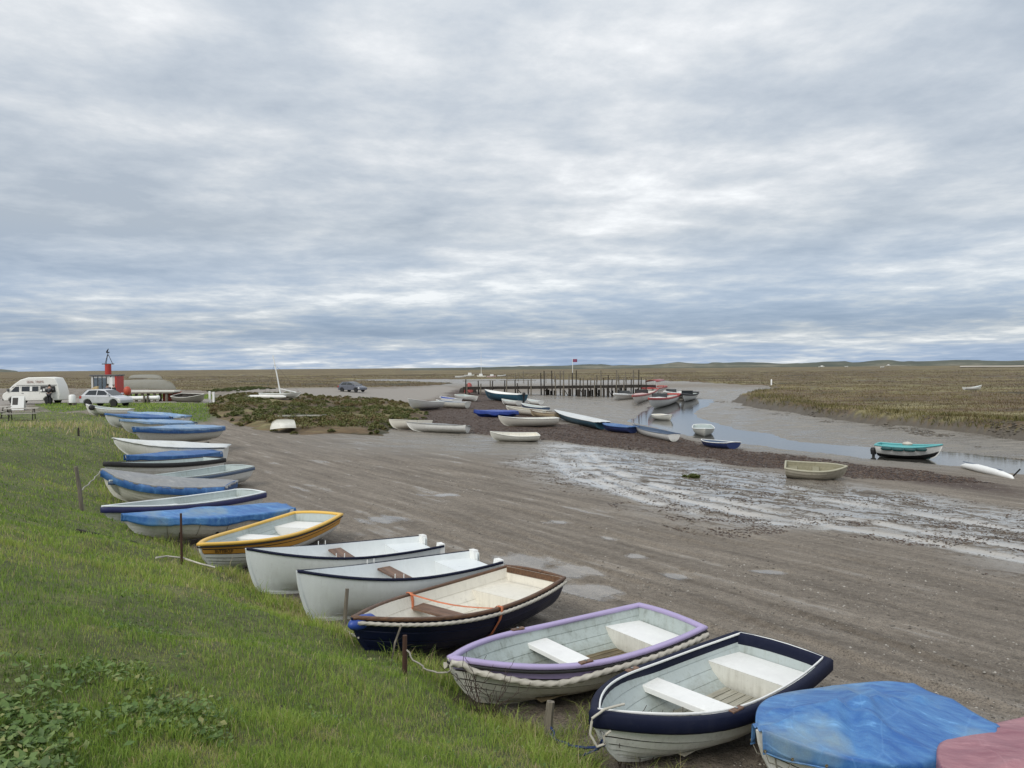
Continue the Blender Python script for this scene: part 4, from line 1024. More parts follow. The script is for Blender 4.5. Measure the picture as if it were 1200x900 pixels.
trailer(o, h, 'small two wheeled trailer under the blue covered boat', .40)
# 17..20 the tail of the row
for (bw, stn, args, lab, B_, hm, cm, lift) in (
        ((140, 491), (222, 494), dict(D=.62, bow=.16), 'boat under a pale blue cover behind the trailer boat', 1.6, WHITE2, PALETARP, (.5, .25)),
        ((122, 484), (196, 488), dict(D=.66, bow=.16), 'boat under a mid blue cover near the silver car', 1.6, WHITE, MIDBLUE, (.55, .3)),
        ((150, 482), (219, 487), dict(D=.5, bow=.1), 'low boat with blue cover and dark stern beside the grass verge', 1.4, WHITE, PALETARP, (.55, .3))):
    o, h = place_boat('covered_dinghy', bw, stn, dict(tr=.8, p=2.2, **args), lab, ROW, B_, lift=lift)
    dinghy(o, h, hm, None, BLACK, 1, strakes=0, stern=None, thwarts=()); cover(o, h, cm, .16, .12, 17 + int(bw[0]), nt=24)
o, h = place_boat('rowing_dinghy', (100, 473), (153, 479), dict(D=.5, bow=.25, tr=.8, p=2.2), 'white dinghy in front of the silver car', ROW, 1.6, lift=(.7, .5))
dinghy(o, h, WHITE, PALEGREY, WHITE, 1, strakes=0, stern=(.02, .2))
MB().lathe([(.02, 0), (.16, .02), (.2, .3), (.15, .42), (.02, .45)], 10, 'y', (h.L * .80, .35, .55)).build('motor_cowl', BLACK, o)

# ------------------------------------------------------------------ boats and gear out on the hard and in the creek
def G(px, py):
    z = 0.0
    for _ in range(6): p = P(px, py, z); z = gz(p.x, p.y)
    return P(px, py, z)
MID = 'boats scattered over the foreshore'
def midboat(name, bow, stern, B, label, hm, lm, gm, D=.5, bowr=.16, lift=(None, None), group=MID, roll=0.0, cov=None, seed=3, strakes=0, thw=((.45, .56),), st=(.02, .2), p=2.2, tr=.8, gun=(.025, .035, .03, .012), thm=None, skirt=.1, rake=.1, boards=None):
    o, h = place_boat(name, bow, stern, dict(D=D, bow=bowr, tr=tr, p=p, rake=rake), label, group, B, lift=lift, roll=roll)
    dinghy(o, h, hm, None if cov else lm, gm, 1, strakes=strakes, thwarts=() if cov else thw, stern=None if cov else st, gun=gun, thm=thm, nt=14, boards=boards)
    if cov: cover(o, h, cov, .12, skirt, seed, nt=20)
    return o, h
midboat('rowing_dinghy', (456, 491), (505, 494), 1.4, 'white open dinghy on the track edge behind the grey decked one', CREAM, paint('pinkish_lining', (.38, .30, .25), .6, .4), CREAM, roll=R(14))
o, h = midboat('decked_dinghy', (476, 494), (548, 499), 1.4, 'white dinghy with grey deck lying at the edge of the shrubs', WHITE, None, WHITE, cov=GREYTARP, D=.45, roll=R(10), skirt=.02, seed=31)
midboat('rowing_dinghy', (574, 505), (630, 508), 1.2, 'small white dinghy alone on the mud in front of the seaweed', WHITE2, CREAM, WHITE2, D=.42, roll=R(-6))
midboat('covered_dinghy', (556, 480), (603, 481), 1.4, 'dinghy wrapped in royal blue cover among the seaweed', ROYAL, None, None, cov=cloth('royal_blue_cover', (.018, .045, .27), (.04, .09, .38), amt=.1), skirt=.32, seed=33)
midboat('motor_boat', (584, 487), (650, 489), 1.7, 'long cream motor boat lying in front of the blue covered dinghy', CREAM, WHITE2, WHITE, D=.62, bowr=.2, thw=((.3, .5), (.6, .7)))
midboat('rowing_boat', (593, 475), (641, 481), 1.5, 'cream boat with rusty stains behind the long cream motor boat', CREAM, MOSSY, WHITE2, D=.55)
midboat('rowing_boat', (621, 479), (655, 484), 1.4, 'tan and cream boat with tyre fenders beside the teal hull', paint('tan_cream_paint', (.52, .43, .28), .6, .6, (.2, .11, .05)), MOSSY, VARN, D=.5)
midboat('rowing_boat', (611, 472), (640, 477), 1.2, 'slim navy boat with white gunwale right of the cream stained boat', SLATE, PALEGREY, BRIGHT, D=.45)
midboat('rowing_dinghy', (618, 467), (634, 470), 1.1, 'little bright white dinghy below the jetty rails', BRIGHT, PALEGREY, BRIGHT, D=.4)
midboat('motor_boat', (516, 464), (536, 467), 1.6, 'bright white launch with blue inside left of the red nets', BRIGHT, ROYAL, BRIGHT, D=.6)
midboat('rowing_dinghy', (588, 467), (608, 470), 1.3, 'small white dinghy under the stern of the dark blue motor boat', WHITE, PALEGREY, WHITE2, D=.5)
midboat('motor_boat', (478, 467), (513, 470), 1.9, 'white motor boat with small blue marks at the end of the shrub bank', WHITE, PALEGREY, WHITE, D=.7, bowr=.25)
midboat('motor_boat', (511, 468), (548, 471), 1.8, 'white boat with dark seats between two other white boats', WHITE2, SLATE, WHITE, D=.65, thw=((.2, .3), (.45, .55)))
midboat('rowing_boat', (560, 464), (538, 462), 1.6, 'white boat with pointed bow turned to the jetty', WHITE, PALEGREY, WHITE2, D=.55)
o, h = midboat('motor_boat', (568, 456), (612, 462), 2.2, 'dark blue motor boat with white deck and outboard by the jetty', TEALHULL, BRIGHT, WHITE, D=1.0, bowr=.3, thw=((.25, .35), (.5, .8)), thm=BRIGHT)
MB().lathe([(.02, 0), (.16, .02), (.2, .3), (.15, .42), (.02, .45)], 10, 'z', (-.25, 0, .85)).build('motor_cowl', BLACK, o); MB().box(-.32, -.18, -.06, .06, -.1, .9).build('motor_leg', BLACK, o)
o, h = midboat('sailing_dinghy', (650, 480), (706, 494), 1.5, 'sailing dinghy with dark teal hull and white deck at the water edge', TEALHULL, None, WHITE, D=.55, bowr=.12, cov=WHITETARP, skirt=.02, p=1.9)
o, h = midboat('sailing_dinghy', (706, 495), (742, 500), 1.3, 'low navy blue hull between the teal dinghy and the white hull', paint('mid_navy_paint', (.02, .04, .14), .4, .2), None, SLATE, D=.45, bowr=.08, cov=MIDBLUE, skirt=.03, seed=41)
midboat('rowing_boat', (742, 497), (790, 508), 1.1, 'long narrow white hull lying along the seaweed by the creek', WHITE, SLATE, SLATE, D=.5, bowr=.08, p=1.8, tr=.7)
midboat('rowing_boat', (822, 514), (860, 518), 1.2, 'low navy blue hull half sunk in the seaweed bank', paint('mid_navy_paint', (.02, .04, .14), .4, .2), SLATE, WHITE, D=.4, bowr=.06, lift=(-1.05, -.95))
midboat('rowing_dinghy', (826, 502), (823, 497), 1.5, 'pale dinghy afloat in the creek with its bow to the viewer', WHITE2, PALEGREY, WHITE, D=.55, lift=(-1.1, -1.1), st=(.02, .25), group='boats in the creek')
midboat('rowing_dinghy', (787, 485), (770, 485), 1.5, 'small white dinghy lying in the middle of the creek', WHITE2, CREAM, WHITE, D=.5, lift=(-1.08, -1.08), group='boats in the creek')
o, h = midboat('rowing_dinghy', (992, 545), (920, 543), 1.55, 'old mossy clinker dinghy stranded on the wet mud', MOSSY, paint('mossy_lining', (.26, .24, .16), .9, .8, (.09, .085, .045), 6), paint('flaking_gunwale', (.42, .40, .30), .8, .7), D=.48, bowr=.1, strakes=7, roll=R(6), p=2.8, gun=(.03, .04, .05, .012))
o, h = midboat('motor_boat', (1104, 520), (1029, 519), 1.6, 'white boat with turquoise gunwale and outboard grounded by the creek', WHITE, TURQ, TURQ, D=.66, bowr=.16, lift=(-1.0, -1.0), thw=((.3, .4), (.55, .62)), thm=TURQ, gun=(.035, .05, .07, .015), group='boats in the creek')
for t in (.2, .38, .56, .72):
    q_ = h.pt(t, .86, .05, -1); MB().lathe([(.02, -.28), (.09, -.2), (.1, 0), (.09, .2), (.02, .28)], 8, 'x', q_).build('fender', paint('dark_teal_fender', (.012, .07, .075), .5, .2), o, smooth=50)
MB().lathe([(.02, 0), (.13, .02), (.16, .25), (.12, .36), (.02, .38)], 10, 'z', (-.22, 0, .10)).build('motor_cowl', BLACK, o); MB().box(-.28, -.16, -.05, .05, -.25, .14).build('motor_leg', BLACK, o)
MB().lathe([(.02, -.05), (.22, -.03), (.25, .04), (.15, .12), (.02, .14)], 12, 'z', (h.L*.47, 0, .72)).build('coiled_warp', ROPE, o, smooth=60)
V, F = hull_skin(h, [(0, .008), (.2, .008), (.38, .008), (.47, .006)], 14); mk('boot_topping', V, F, BLACK, o, smooth=True)
# mast or spar / long white float
a, b_ = G(1126, 548), G(1188, 561)
o = empty('sunken_hull', (0, 0, 0), 0, 'long thin white hull lying at the water edge on the right', 'boat', MID)
o.location = (a + b_) / 2; dv = b_ - a; o.rotation_euler = (0, 0, math.atan2(dv.y, dv.x)); L_ = dv.length / 2
MB().tube([(-L_, 0, .06), (-L_*.8, 0, .1), (-L_*.3, 0, .13), (L_*.4, 0, .12), (L_*.9, 0, .06), (L_, 0, .02)], [.03, .12, .17, .16, .10, .03], 12).build('hull', BRIGHT, o, smooth=60)
MB().box(-L_*.9, L_*.6, -.02, .02, .26, .285).build('deck_line', SLATE, o)
MB().tube([(L_*.55, .5, .0), (L_*.75, .55, .35)], .03, 6).build('tiller', BLACK, o)
# upturned hulls
def upturned(name, bow, stern, B, label, hm, D=.5, group=MID, lift=.0, tr=.8, strakes=0):
    a, s_ = P(bow[0], bow[1], lift), P(stern[0], stern[1], lift); lz = max(gz(a.x, a.y), gz(s_.x, s_.y)) if lift == 0 else lift
    a, s_ = P(bow[0], bow[1], lz), P(stern[0], stern[1], lz); dv = a - s_; L = dv.length
    h = Hull(L=L, B=B, D=D, bow=.12, tr=tr, p=2.2)
    o = empty(name, (s_.x, s_.y, lz + D), math.atan2(dv.y, dv.x), label, 'boat', group, rx=math.pi)
    FOOT.append((s_.x, s_.y, math.atan2(dv.y, dv.x), L, B))
    dinghy(o, h, hm, None, hm, 1, strakes=strakes, thwarts=(), stern=None, nt=14); return o
upturned('upturned_dinghy', (317, 501), (346, 500), 1.4, 'upturned white dinghy lying at the foot of the shrubs', WHITE2, .45)
o = empty('spar', G(350, 492), 0, 'weathered white plank lying in the shrubs behind the upturned dinghy', 'plank'); o.location.z += .25
MB().box(-1.6, 1.6, -.07, .07, 0, .05, .01).build('plank', WHITE2, o); MB().box(-1.2, 1.9, .15, .27, .05, .09, .01).build('plank', GREYHULL, o)

# ferries lying together off the end of the jetty
def ferry(bow, stern, B, label, band, D=1.1, canopy=None, lift=-1.05, foredeck=None):
    o, h = place_boat('ferry_boat', bow, stern, dict(D=D, bow=.35, tr=.78, p=1.9, rake=.14), label, 'ferry boats moored below the jetty', B, lift=(lift, lift))
    dinghy(o, h, WHITE, PALEGREY, band, 1, strakes=0, thwarts=((.25, .32), (.45, .52)), thm=CREAM, stern=(.02, .15), gun=(.05, .05, .20, .03), nt=14)
    V = []; T = [.62 + .37 * i / 6 for i in range(7)]
    for t in T:
        y = h.b(t) - .02; z = h.s_(t) + .02; V += [(h.pt(t, 1).x, -y, z), (h.pt(t, 1).x, 0, z + .08), (h.pt(t, 1).x, y, z)]
    F = []
    for i in range(6): F += [(3*i, 3*i+3, 3*i+4, 3*i+1), (3*i+1, 3*i+4, 3*i+5, 3*i+2)]
    mk('foredeck', V, F, foredeck or band, o)
    x = h.L * .62; w_ = h.b(.6) - .1
    MB().add([(x, -w_, D), (x, w_, D), (x + .12, w_, D + .55), (x + .12, -w_, D + .55), (x + .03, -w_, D), (x + .03, w_, D), (x + .15, w_, D + .55), (x + .15, -w_, D + .55)], [(0, 1, 2, 3), (7, 6, 5, 4), (0, 4, 5, 1), (1, 5, 6, 2), (2, 6, 7, 3), (3, 7, 4, 0)]).build('windscreen', glass_dark(), o)
    if canopy:
        V = []; n = 9
        for xx in (h.L * .12, h.L * .6):
            for i in range(n): a_ = math.pi * i / (n - 1); V.append((xx, w_ * math.cos(a_) * 1.02, D + 1.0 + .35 * math.sin(a_)))
        c = mk('canopy', V, grid_faces(2, n), canopy, o, smooth=True); so = c.modifiers.new('thickness', 'SOLIDIFY'); so.thickness = .03
        for xx in (h.L * .14, h.L * .58):
            for sd in (1, -1): MB().tube([(xx, sd * w_, D), (xx, sd * w_, D + 1.02)], .025, 6).build('canopy_post', BRIGHT, o)
    return o, h
RC = cloth('red_canvas', (.24, .035, .035), (.36, .09, .085), amt=.2)
ferry((719, 461), (750, 459), 2.0, 'plain white open ferry boat nearest the jetty posts', WHITE, D=.9, foredeck=WHITE)
ferry((741, 463), (766, 455), 2.0, 'white ferry boat with pink red deck, second from the jetty', FADEDRED, foredeck=paint('pale_pink_deck', (.55, .38, .35), .5, .3))
ferry((760, 466), (790, 461), 2.2, 'nearest white ferry boat with red band and its bow to the viewer', REDP, foredeck=WHITE)
ferry((752, 454), (776, 452), 2.3, 'ferry boat with a dark red canvas canopy behind the others', REDP, canopy=RC, D=1.1)
ferry((778, 458), (801, 459), 2.0, 'white ferry boat lying behind the red banded one', WHITE, D=.9, foredeck=BRIGHT)
ferry((800, 461), (813, 459), 1.9, 'small black hulled boat at the right end of the ferries', BLACK, D=.9, foredeck=BLACK)[0].children[0].data.materials[0] = BLACK

# far boats behind the jetty and out over the marsh
def farboat(px, py, wpx, label, hm, z, ang=0.0, cabin=None, D=.9, mast=0, group='small boats far across the mud'):
    p = P(px, py, z); d = p.y; L = max(2.5, wpx * d / FPX)
    h = Hull(L=L, B=L * .36, D=D, bow=.3, tr=.8, p=2.0)
    o = empty('far_boat', (p.x - L/2 * math.cos(ang), p.y - L/2 * math.sin(ang), z), ang, label, 'boat', group)
    dinghy(o, h, hm, None, None, 0, strakes=0, thwarts=(), stern=None, keel=False)
    V = [h.pt(t, 1, -.01, s_) + Vector((0, 0, -.05)) for t in tvals(11) for s_ in (-1, 1)]; mk('deck', V, [(2*i, 2*i+2, 2*i+3, 2*i+1) for i in range(10)], PALEGREY, o)
    if cabin: MB().prism([(L*.35, D-.02), (L*.75, D-.02), (L*.68, D+cabin), (L*.4, D+cabin)], -L*.12, L*.12, 'y').build('cabin', BRIGHT, o)
    if mast: MB().tube([(L*.5, 0, D), (L*.5, 0, D+mast)], .08, 6, r1=.04).build('mast', BRIGHT, o)
    return o
farboat(540, 443.5, 13, 'white boat far behind the jetty on the left of the group', WHITE, -.35, .2)
farboat(550, 442.0, 12, 'white cabin boat far behind the left end of the jetty', WHITE, -.35, .1, .9)
farboat(564, 443.2, 11, 'pale boat with tall reddish mast far behind the jetty', WHITE2, -.35, 2.9, .7, .9, 9.0)
farboat(576, 443.6, 11, 'white boat with red band beside the tall masted boat', paint('pinkish_hull', (.55, .42, .40), .5, .3), -.35, .15, .6)
farboat(588, 442.4, 10, 'small white boat at the right end of the far group', WHITE, -.35, .3)
for px, py, wp, lab, cb in ((963, 430.6, 7, 'white speck of a boat on the marsh, leftmost on the right', .9), (992, 430.3, 4, 'tiny white boat on the marsh right of the leftmost speck', 0), (1041, 429.0, 5, 'tall tiny white boat in the middle of the far marsh', 1.2), (1080, 428.0, 4, 'tiny white boat just left of the long white one', 0), (1087, 427.8, 8, 'long white boat far off below the dunes', .9), (1034, 431.0, 5, 'low pale boat far off in the marsh grass', 0), (1178, 426.6, 5, 'tiny white boat on the far sand bar', .8), (1140, 457.3, 5, 'pale dinghy hull lying in the marsh on the right', 0)):
    far = py > 440
    farboat(px, py, wp, lab, WHITE, .15 if far else .35, .1, cb, D=.4 if far else .9, group='boats far over the right marsh')
o = farboat(1119, 427.0, 11, 'tan barge below the far dunes', paint('tan_barge', (.42, .24, .13), .7, .3), .4, .05, 1.2, D=1.2, group='boats far over the right marsh')

# ------------------------------------------------------------------ jetty
def build_jetty():
    a = G(543, 462); b_ = P(757, 466, -.9)
    A = Vector((a.x, a.y, 0)); Bv = Vector((b_.x, b_.y, 0)); dv = (Bv - A); L = dv.length; rz = math.atan2(dv.y, dv.x)
    o = empty('jetty', (A.x, A.y, 0), rz, 'long timber jetty on tall posts across the creek mud', 'jetty')
    W = 2.2; zd = .95
    n = int(L / 0.75); pl = None
    for i in range(n):      # deck planks share one mesh
        x = (i + .5) * L / n
        if pl is None: pl = MB().box(-.33, .33, -W/2, W/2, -.04, .04).build('deck_plank', DARKPOST, o); q_ = pl
        else: q_ = pl.copy(); COL.objects.link(q_); q_.parent = o
        q_.location = (x, 0, zd + random.uniform(-.015, .015)); q_.rotation_euler = (0, 0, random.uniform(-.01, .01))
    for y in (-W/2 + .12, W/2 - .12): MB().box(0, L, y - .1, y + .1, zd - .34, zd - .045).build('beam', DARKPOST, o)
    k = 0
    x = .4
    while x < L:
        for y in (-W/2 - .16, W/2 + .16):
            p = Matrix.Rotation(rz, 3, 'Z') @ Vector((x, y, 0)); zg = gz(A.x + p.x, A.y + p.y) - .5
            top = zd + random.choice((.9, 1.1, 1.5, 1.9, 2.2) if x > L * .35 else (.5, .9, 1.1)); lx = random.uniform(-.09, .09)
            MB().tube([(x, y, zg), (x + lx * .5, y, (zg + top) / 2), (x + lx, y + random.uniform(-.05, .05), top)], .11, 7, r1=.075).build('post', DARKPOST if random.random() < .5 else POSTWOOD, o)
        if k % 2 == 0:
            MB().tube([(x, -W/2 - .16, zd - .4), (x + 1.4, W/2 + .16, -.9)], .05, 6).build('brace', DARKPOST, o)
        x += random.uniform(1.5, 2.1) if x < L * .45 else random.uniform(.85, 1.25); k += 1
    for x0, x1 in ((0, L * .18), (L * .2, L * .4)):
        MB().tube([(x0, W/2 + .16, zd + .85), (x1, W/2 + .16, zd + .85)], .035, 6).build('handrail', POSTWOOD, o)
    # dense sheet of pales under the outer landing
    for i in range(44):
        x = L * .45 + i * L * .53 / 43 + random.uniform(-.1, .1)
        if random.random() < .12: continue
        yy = random.choice((-W/2, 0, W/2)); MB().box(x - random.uniform(.06, .2), x + random.uniform(.06, .2), yy - .06, yy + .02, -1.3, zd - random.uniform(.36, .75)).build('pale', DARKPOST, o)
    fp = P(671, 465, -.7)
    f = empty('flagpole', (fp.x, fp.y, -.9), 0, 'tall pale flagpole with a small flag rising from the jetty', 'flagpole')
    topz = CAM_H + (430 - 421.5) / FPX * fp.y
    MB().tube([(0, 0, 0), (.05, 0, topz + .9)], .055, 8, r1=.035).build('pole', BRIGHT, f)
    V = []
    for i in range(6): V += [(.06 + i * .13, .05 * math.sin(i * 1.3), topz + .85), (.06 + i * .13, .05 * math.sin(i * 1.3 + .4), topz + .40)]
    fl = mk('flag', V, [(2*i, 2*i+1, 2*i+3, 2*i+2) for i in range(5)], plain('flag_cloth', (.25, .06, .12), .8), f); so = fl.modifiers.new('thickness', 'SOLIDIFY'); so.thickness = .01
    # tide posts beyond the jetty
    for px, py, hh, lab in ((594, 451, 2.4, 1), (604, 449, 2.6, 2), (607.5, 449, 2.7, 3), (614, 452, 3.3, 4), (640, 451, 2.7, 5), (650, 450, 3.0, 6), (700, 450, 2.4, 7), (724, 449, 2.6, 8), (733, 449, 2.8, 9)):
        p = P(px, py, -.5); q_ = MB().tube([(0, 0, -.3), (random.uniform(-.1, .1), 0, hh)], .09, 7, r1=.07).build('mooring_post', POSTWOOD); q_.location = (p.x, p.y, -.5)
        tag(q_, ['', 'leftmost', 'second', 'third', 'fourth', 'fifth', 'sixth', 'seventh', 'eighth', 'ninth'][lab] + ' of the mooring posts standing behind the jetty, from the left', 'post', 'mooring posts behind the jetty')
build_jetty()
p = G(904, 452); q_ = empty('marker_post', p, 0, 'white marker post on the marsh tip across the creek', 'post'); MB().lathe([(.13, -.3), (.13, 1.0), (.08, 1.1), (.02, 1.15)], 10, 'z').build('post', BRIGHT, q_, smooth=40)

# heap beside the landward end of the jetty
p = G(549, 460); o = empty('net_heap', p, 0, 'heap of red brown nets and pots at the landward end of the jetty', 'nets')
for i, (x, y, r_, c) in enumerate(((0, 0, .7, FADEDRED), (-.9, .2, .5, DARKPOST), (.7, .1, .55, DARKPOST), (.1, .1, .45, FADEDRED))):
    n = 12; V = []; F = []
    for j in range(6):
        ph = math.pi / 2 * j / 5
        for k in range(n): rr_ = r_ * (1 + .25 * math.sin(k * 2.3 + j * 1.7 + i)); V.append((x + rr_ * math.cos(ph) * math.cos(k / n * 6.283), y + rr_ * math.cos(ph) * math.sin(k / n * 6.283), -.05 + (1.0 if i == 3 else 0.0) * .8 + r_ * 1.6 * math.sin(ph)))
    mk('net', V, grid_faces(6, n, wrap=True), c, o, smooth=True)

# ------------------------------------------------------------------ cars, van, people
GLASS = glass_dark()
def shell(prof, wf, name, mat, parent, bev=.05):
    n = len(prof); V = [(x, wf(z), z) for x, z in prof] + [(x, -wf(z), z) for x, z in prof]
    F = [tuple(range(n)), tuple(range(2*n-1, n-1, -1))] + [(i, n+i, n+(i+1)%n, (i+1)%n) for i in range(n)]
    o = mk(name, V, F, mat, parent)
    bm = bmesh.new(); bm.from_mesh(o.data); bmesh.ops.recalc_face_normals(bm, faces=bm.faces); bm.to_mesh(o.data); bm.free()
    b = o.modifiers.new('bevel', 'BEVEL'); b.width = bev; b.segments = 3; b.limit_method = 'ANGLE'; b.angle_limit = R(20)
    o.data.shade_smooth(); o.data.set_sharp_from_angle(angle=R(50)); return o
def side_panel(pts, wf, name, mat, parent, sd, pr=.006):
    return mk(name, [(x, sd * (wf(z) + pr), z) for x, z in pts], [tuple(range(len(pts)))[::sd]], mat, parent)
def car(loc, rz, col, label, L=3.7, name='parked_car'):
    o = empty(name, loc, rz, label, 'car'); s = L / 3.7
    pm = paint('car_paint_' + name + str(len(label)), col, .28, .08); w0 = .83
    wb = lambda z: w0 - (.05 if z < .4 else 0)
    arch = lambda cx: [(cx + .36 * math.cos(a) * 1.0, .30 + .36 * math.sin(a)) for a in [math.pi * i / 6 for i in range(7)]]
    lower = [(-1.85, .32)] + arch(-1.12)[::-1] + arch(1.18)[::-1] + [(1.83, .30), (1.87, .55), (1.72, .74), (1.0, .92), (-1.70, .96), (-1.86, .80)]
    lower = [(x * s, z) for x, z in lower]
    body = shell(lower, wb, 'body', pm, o, .06)
    wc = lambda z: w0 - .04 - .28 * max(0, z - .90)
    cab = [(x * s, z) for x, z in [(1.05, .90), (.30, 1.38), (-.25, 1.46), (-1.25, 1.42), (-1.74, .94)]]
    shell(cab, wc, 'cabin', pm, o, .05)
    for sd in (1, -1):
        side_panel([(x*s, z) for x, z in [(.82, .98), (.30, 1.32), (-.28, 1.37), (-.30, .98)]], wc, 'window', GLASS, o, sd)
        side_panel([(x*s, z) for x, z in [(-.38, .98), (-.36, 1.37), (-1.05, 1.35), (-1.38, 1.0)]], wc, 'window', GLASS, o, sd)
        side_panel([(x*s, z) for x, z in [(1.60, .70), (1.82, .62), (1.80, .52), (1.55, .58)]], wb, 'headlight', BRIGHT, o, sd)
        side_panel([(x*s, z) for x, z in [(-1.82, .90), (-1.62, .92), (-1.66, .72), (-1.84, .70)]], wb, 'tail_light', REDP, o, sd)
        mk('wing_mirror', [(.72*s, sd*.84, .98), (.86*s, sd*.84, 1.0), (.86*s, sd*1.0, 1.0), (.74*s, sd*1.0, .98), (.72*s, sd*.84, 1.12), (.84*s, sd*.84, 1.12), (.84*s, sd*1.0, 1.12), (.74*s, sd*1.0, 1.12)], [(0,3,2,1),(4,5,6,7),(0,1,5,4),(1,2,6,5),(2,3,7,6),(3,0,4,7)], pm, o)
        for x in (-1.12, 1.18): wheel(o, (x * s, sd * .74, .30), .30, .19)
    ws = .70
    mk('windscreen', [(.98*s, -ws, .96), (.98*s, ws, .96), (.345*s, ws - .08, 1.375), (.345*s, -ws + .08, 1.375)], [(0, 1, 2, 3)], GLASS, o).location.x = .015
    mk('rear_window', [(-1.69*s, -ws, 1.02), (-1.69*s, ws, 1.02), (-1.30*s, ws - .08, 1.39), (-1.30*s, -ws + .08, 1.39)], [(3, 2, 1, 0)], GLASS, o).location.x = -.02
    return o
p = G(125, 476.5); CARP = p
car((p.x, p.y, p.z), R(-8), (.55, .56, .58), 'silver hatchback car parked in front of the red and white hut')
p = G(413, 459.5); car((p.x, p.y, p.z), R(-28), (.13, .14, .17), 'dark grey car parked alone on the gravel across the marsh', 3.9)

def van(loc, rz, label):
    o = empty('camper_van', loc, rz, label, 'van'); wt = paint('van_white', (.78, .77, .72), .35, .2)
    wf = lambda z: .90 - (.06 if z < .5 else 0) - .10 * max(0, z - 1.1)
    arch = lambda cx: [(cx + .40 * math.cos(a), .33 + .40 * math.sin(a)) for a in [math.pi * i / 6 for i in range(7)]]
    prof = [(-2.45, .36)] + arch(-1.45)[::-1] + arch(1.55)[::-1] + [(2.35, .34), (2.48, .60), (2.42, .98), (2.20, 1.10), (1.55, 1.78), (.95, 2.22), (.3, 2.42), (-1.3, 2.44), (-2.0, 2.36), (-2.30, 1.72), (-2.46, .95)]
    shell(prof, wf, 'body', wt, o, .07)
    for sd in (1, -1):
        side_panel([(2.02, 1.14), (1.52, 1.60), (1.02, 1.62), (1.02, 1.14)], wf, 'window', GLASS, o, sd)
        side_panel([(.80, 1.18), (.80, 1.62), (-.62, 1.62), (-.62, 1.18)], wf, 'window', GLASS, o, sd)
        side_panel([(.10, 1.20), (.10, 1.60), (-.10, 1.60), (-.10, 1.20)], wf, 'curtain', BRIGHT, o, sd, .012)
        side_panel([(-.80, 1.10), (-.80, 1.64), (-2.05, 1.64), (-2.12, 1.10)], wf, 'serving_hatch', plain('hatch_dark', (.03, .03, .03), .6), o, sd)
        side_panel([(1.25, 1.745), (1.25, 1.70), (-2.2, 1.70), (-2.2, 1.745)], wf, 'roof_seam', plain('dark_trim', (.10, .10, .10), .6), o, sd, .010)
        side_panel([(.90, .52), (.90, 1.66), (.875, 1.66), (.875, .52)], wf, 'door_gap', MATS['dark_trim'], o, sd, .008)
        side_panel([(-.70, .52), (-.70, 1.66), (-.715, 1.66), (-.715, .52)], wf, 'door_gap', MATS['dark_trim'], o, sd, .008)
        for x in (-1.45, 1.55): wheel(o, (x, sd * .80, .33), .33, .20)
        side_panel([(.80, .98), (.80, 1.03), (.62, 1.03), (.62, .98)], wf, 'door_handle', MATS['dark_trim'], o, sd, .014)
        for j in range(5): MB().box(-.95 - j * .24, -.80 - j * .24, sd * .87, sd * .90, 1.14 + .05 * (j % 2), 1.32 + .09 * (j % 3)).build('price_card', BRIGHT, o)
    MB().add([(-2.05, -.86, 1.08), (-.8, -.86, 1.08), (-.8, -1.12, 1.08), (-2.05, -1.12, 1.08), (-2.05, -.86, 1.045), (-.8, -.86, 1.045), (-.8, -1.12, 1.045), (-2.05, -1.12, 1.045)], [(0,1,2,3)[::-1], (4,5,6,7), (0,1,5,4), (1,2,6,5), (2,3,7,6), (3,0,4,7)]).build('counter', BRIGHT, o)
    mk('windscreen', [(2.14, -.74, 1.18), (2.14, .74, 1.18), (1.62, .68, 1.74), (1.62, -.68, 1.74)], [(0, 1, 2, 3)], GLASS, o).location = (.045, 0, .03)
    MB().box(2.40, 2.52, -.84, .84, .38, .56, .03).build('bumper', MATS['dark_trim'], o)
    for sd in (1, -1): MB().box(2.40, 2.485, sd * .72 - .13, sd * .72 + .13, .68, .86, .02).build('headlight', BRIGHT, o)
    for sd in (1, -1): MB().box(1.85, 2.0, sd * .95 - .09, sd * .95 + .09, 1.18, 1.42, .02).build('wing_mirror', MATS['dark_trim'], o)
    for sd, rot in ((1, math.pi), (-1, 0)):
        lt = lettering('SEAL TRIPS', .30, plain('sign_red_brown', (.20, .07, .05), .6), 'lettering', o)
        zc_ = 2.0; tilt = math.atan2(.10, 1.0)
        lt.rotation_euler = (R(90) , 0, rot); lt.location = (-.35, sd * (wf(zc_) + .05), 1.92)
    return o
pv = G(43, 473.5); VANP = pv
VAN = van((pv.x, pv.y, pv.z), math.pi + R(4), 'white high roofed van lettered with seal trips and a serving hatch')

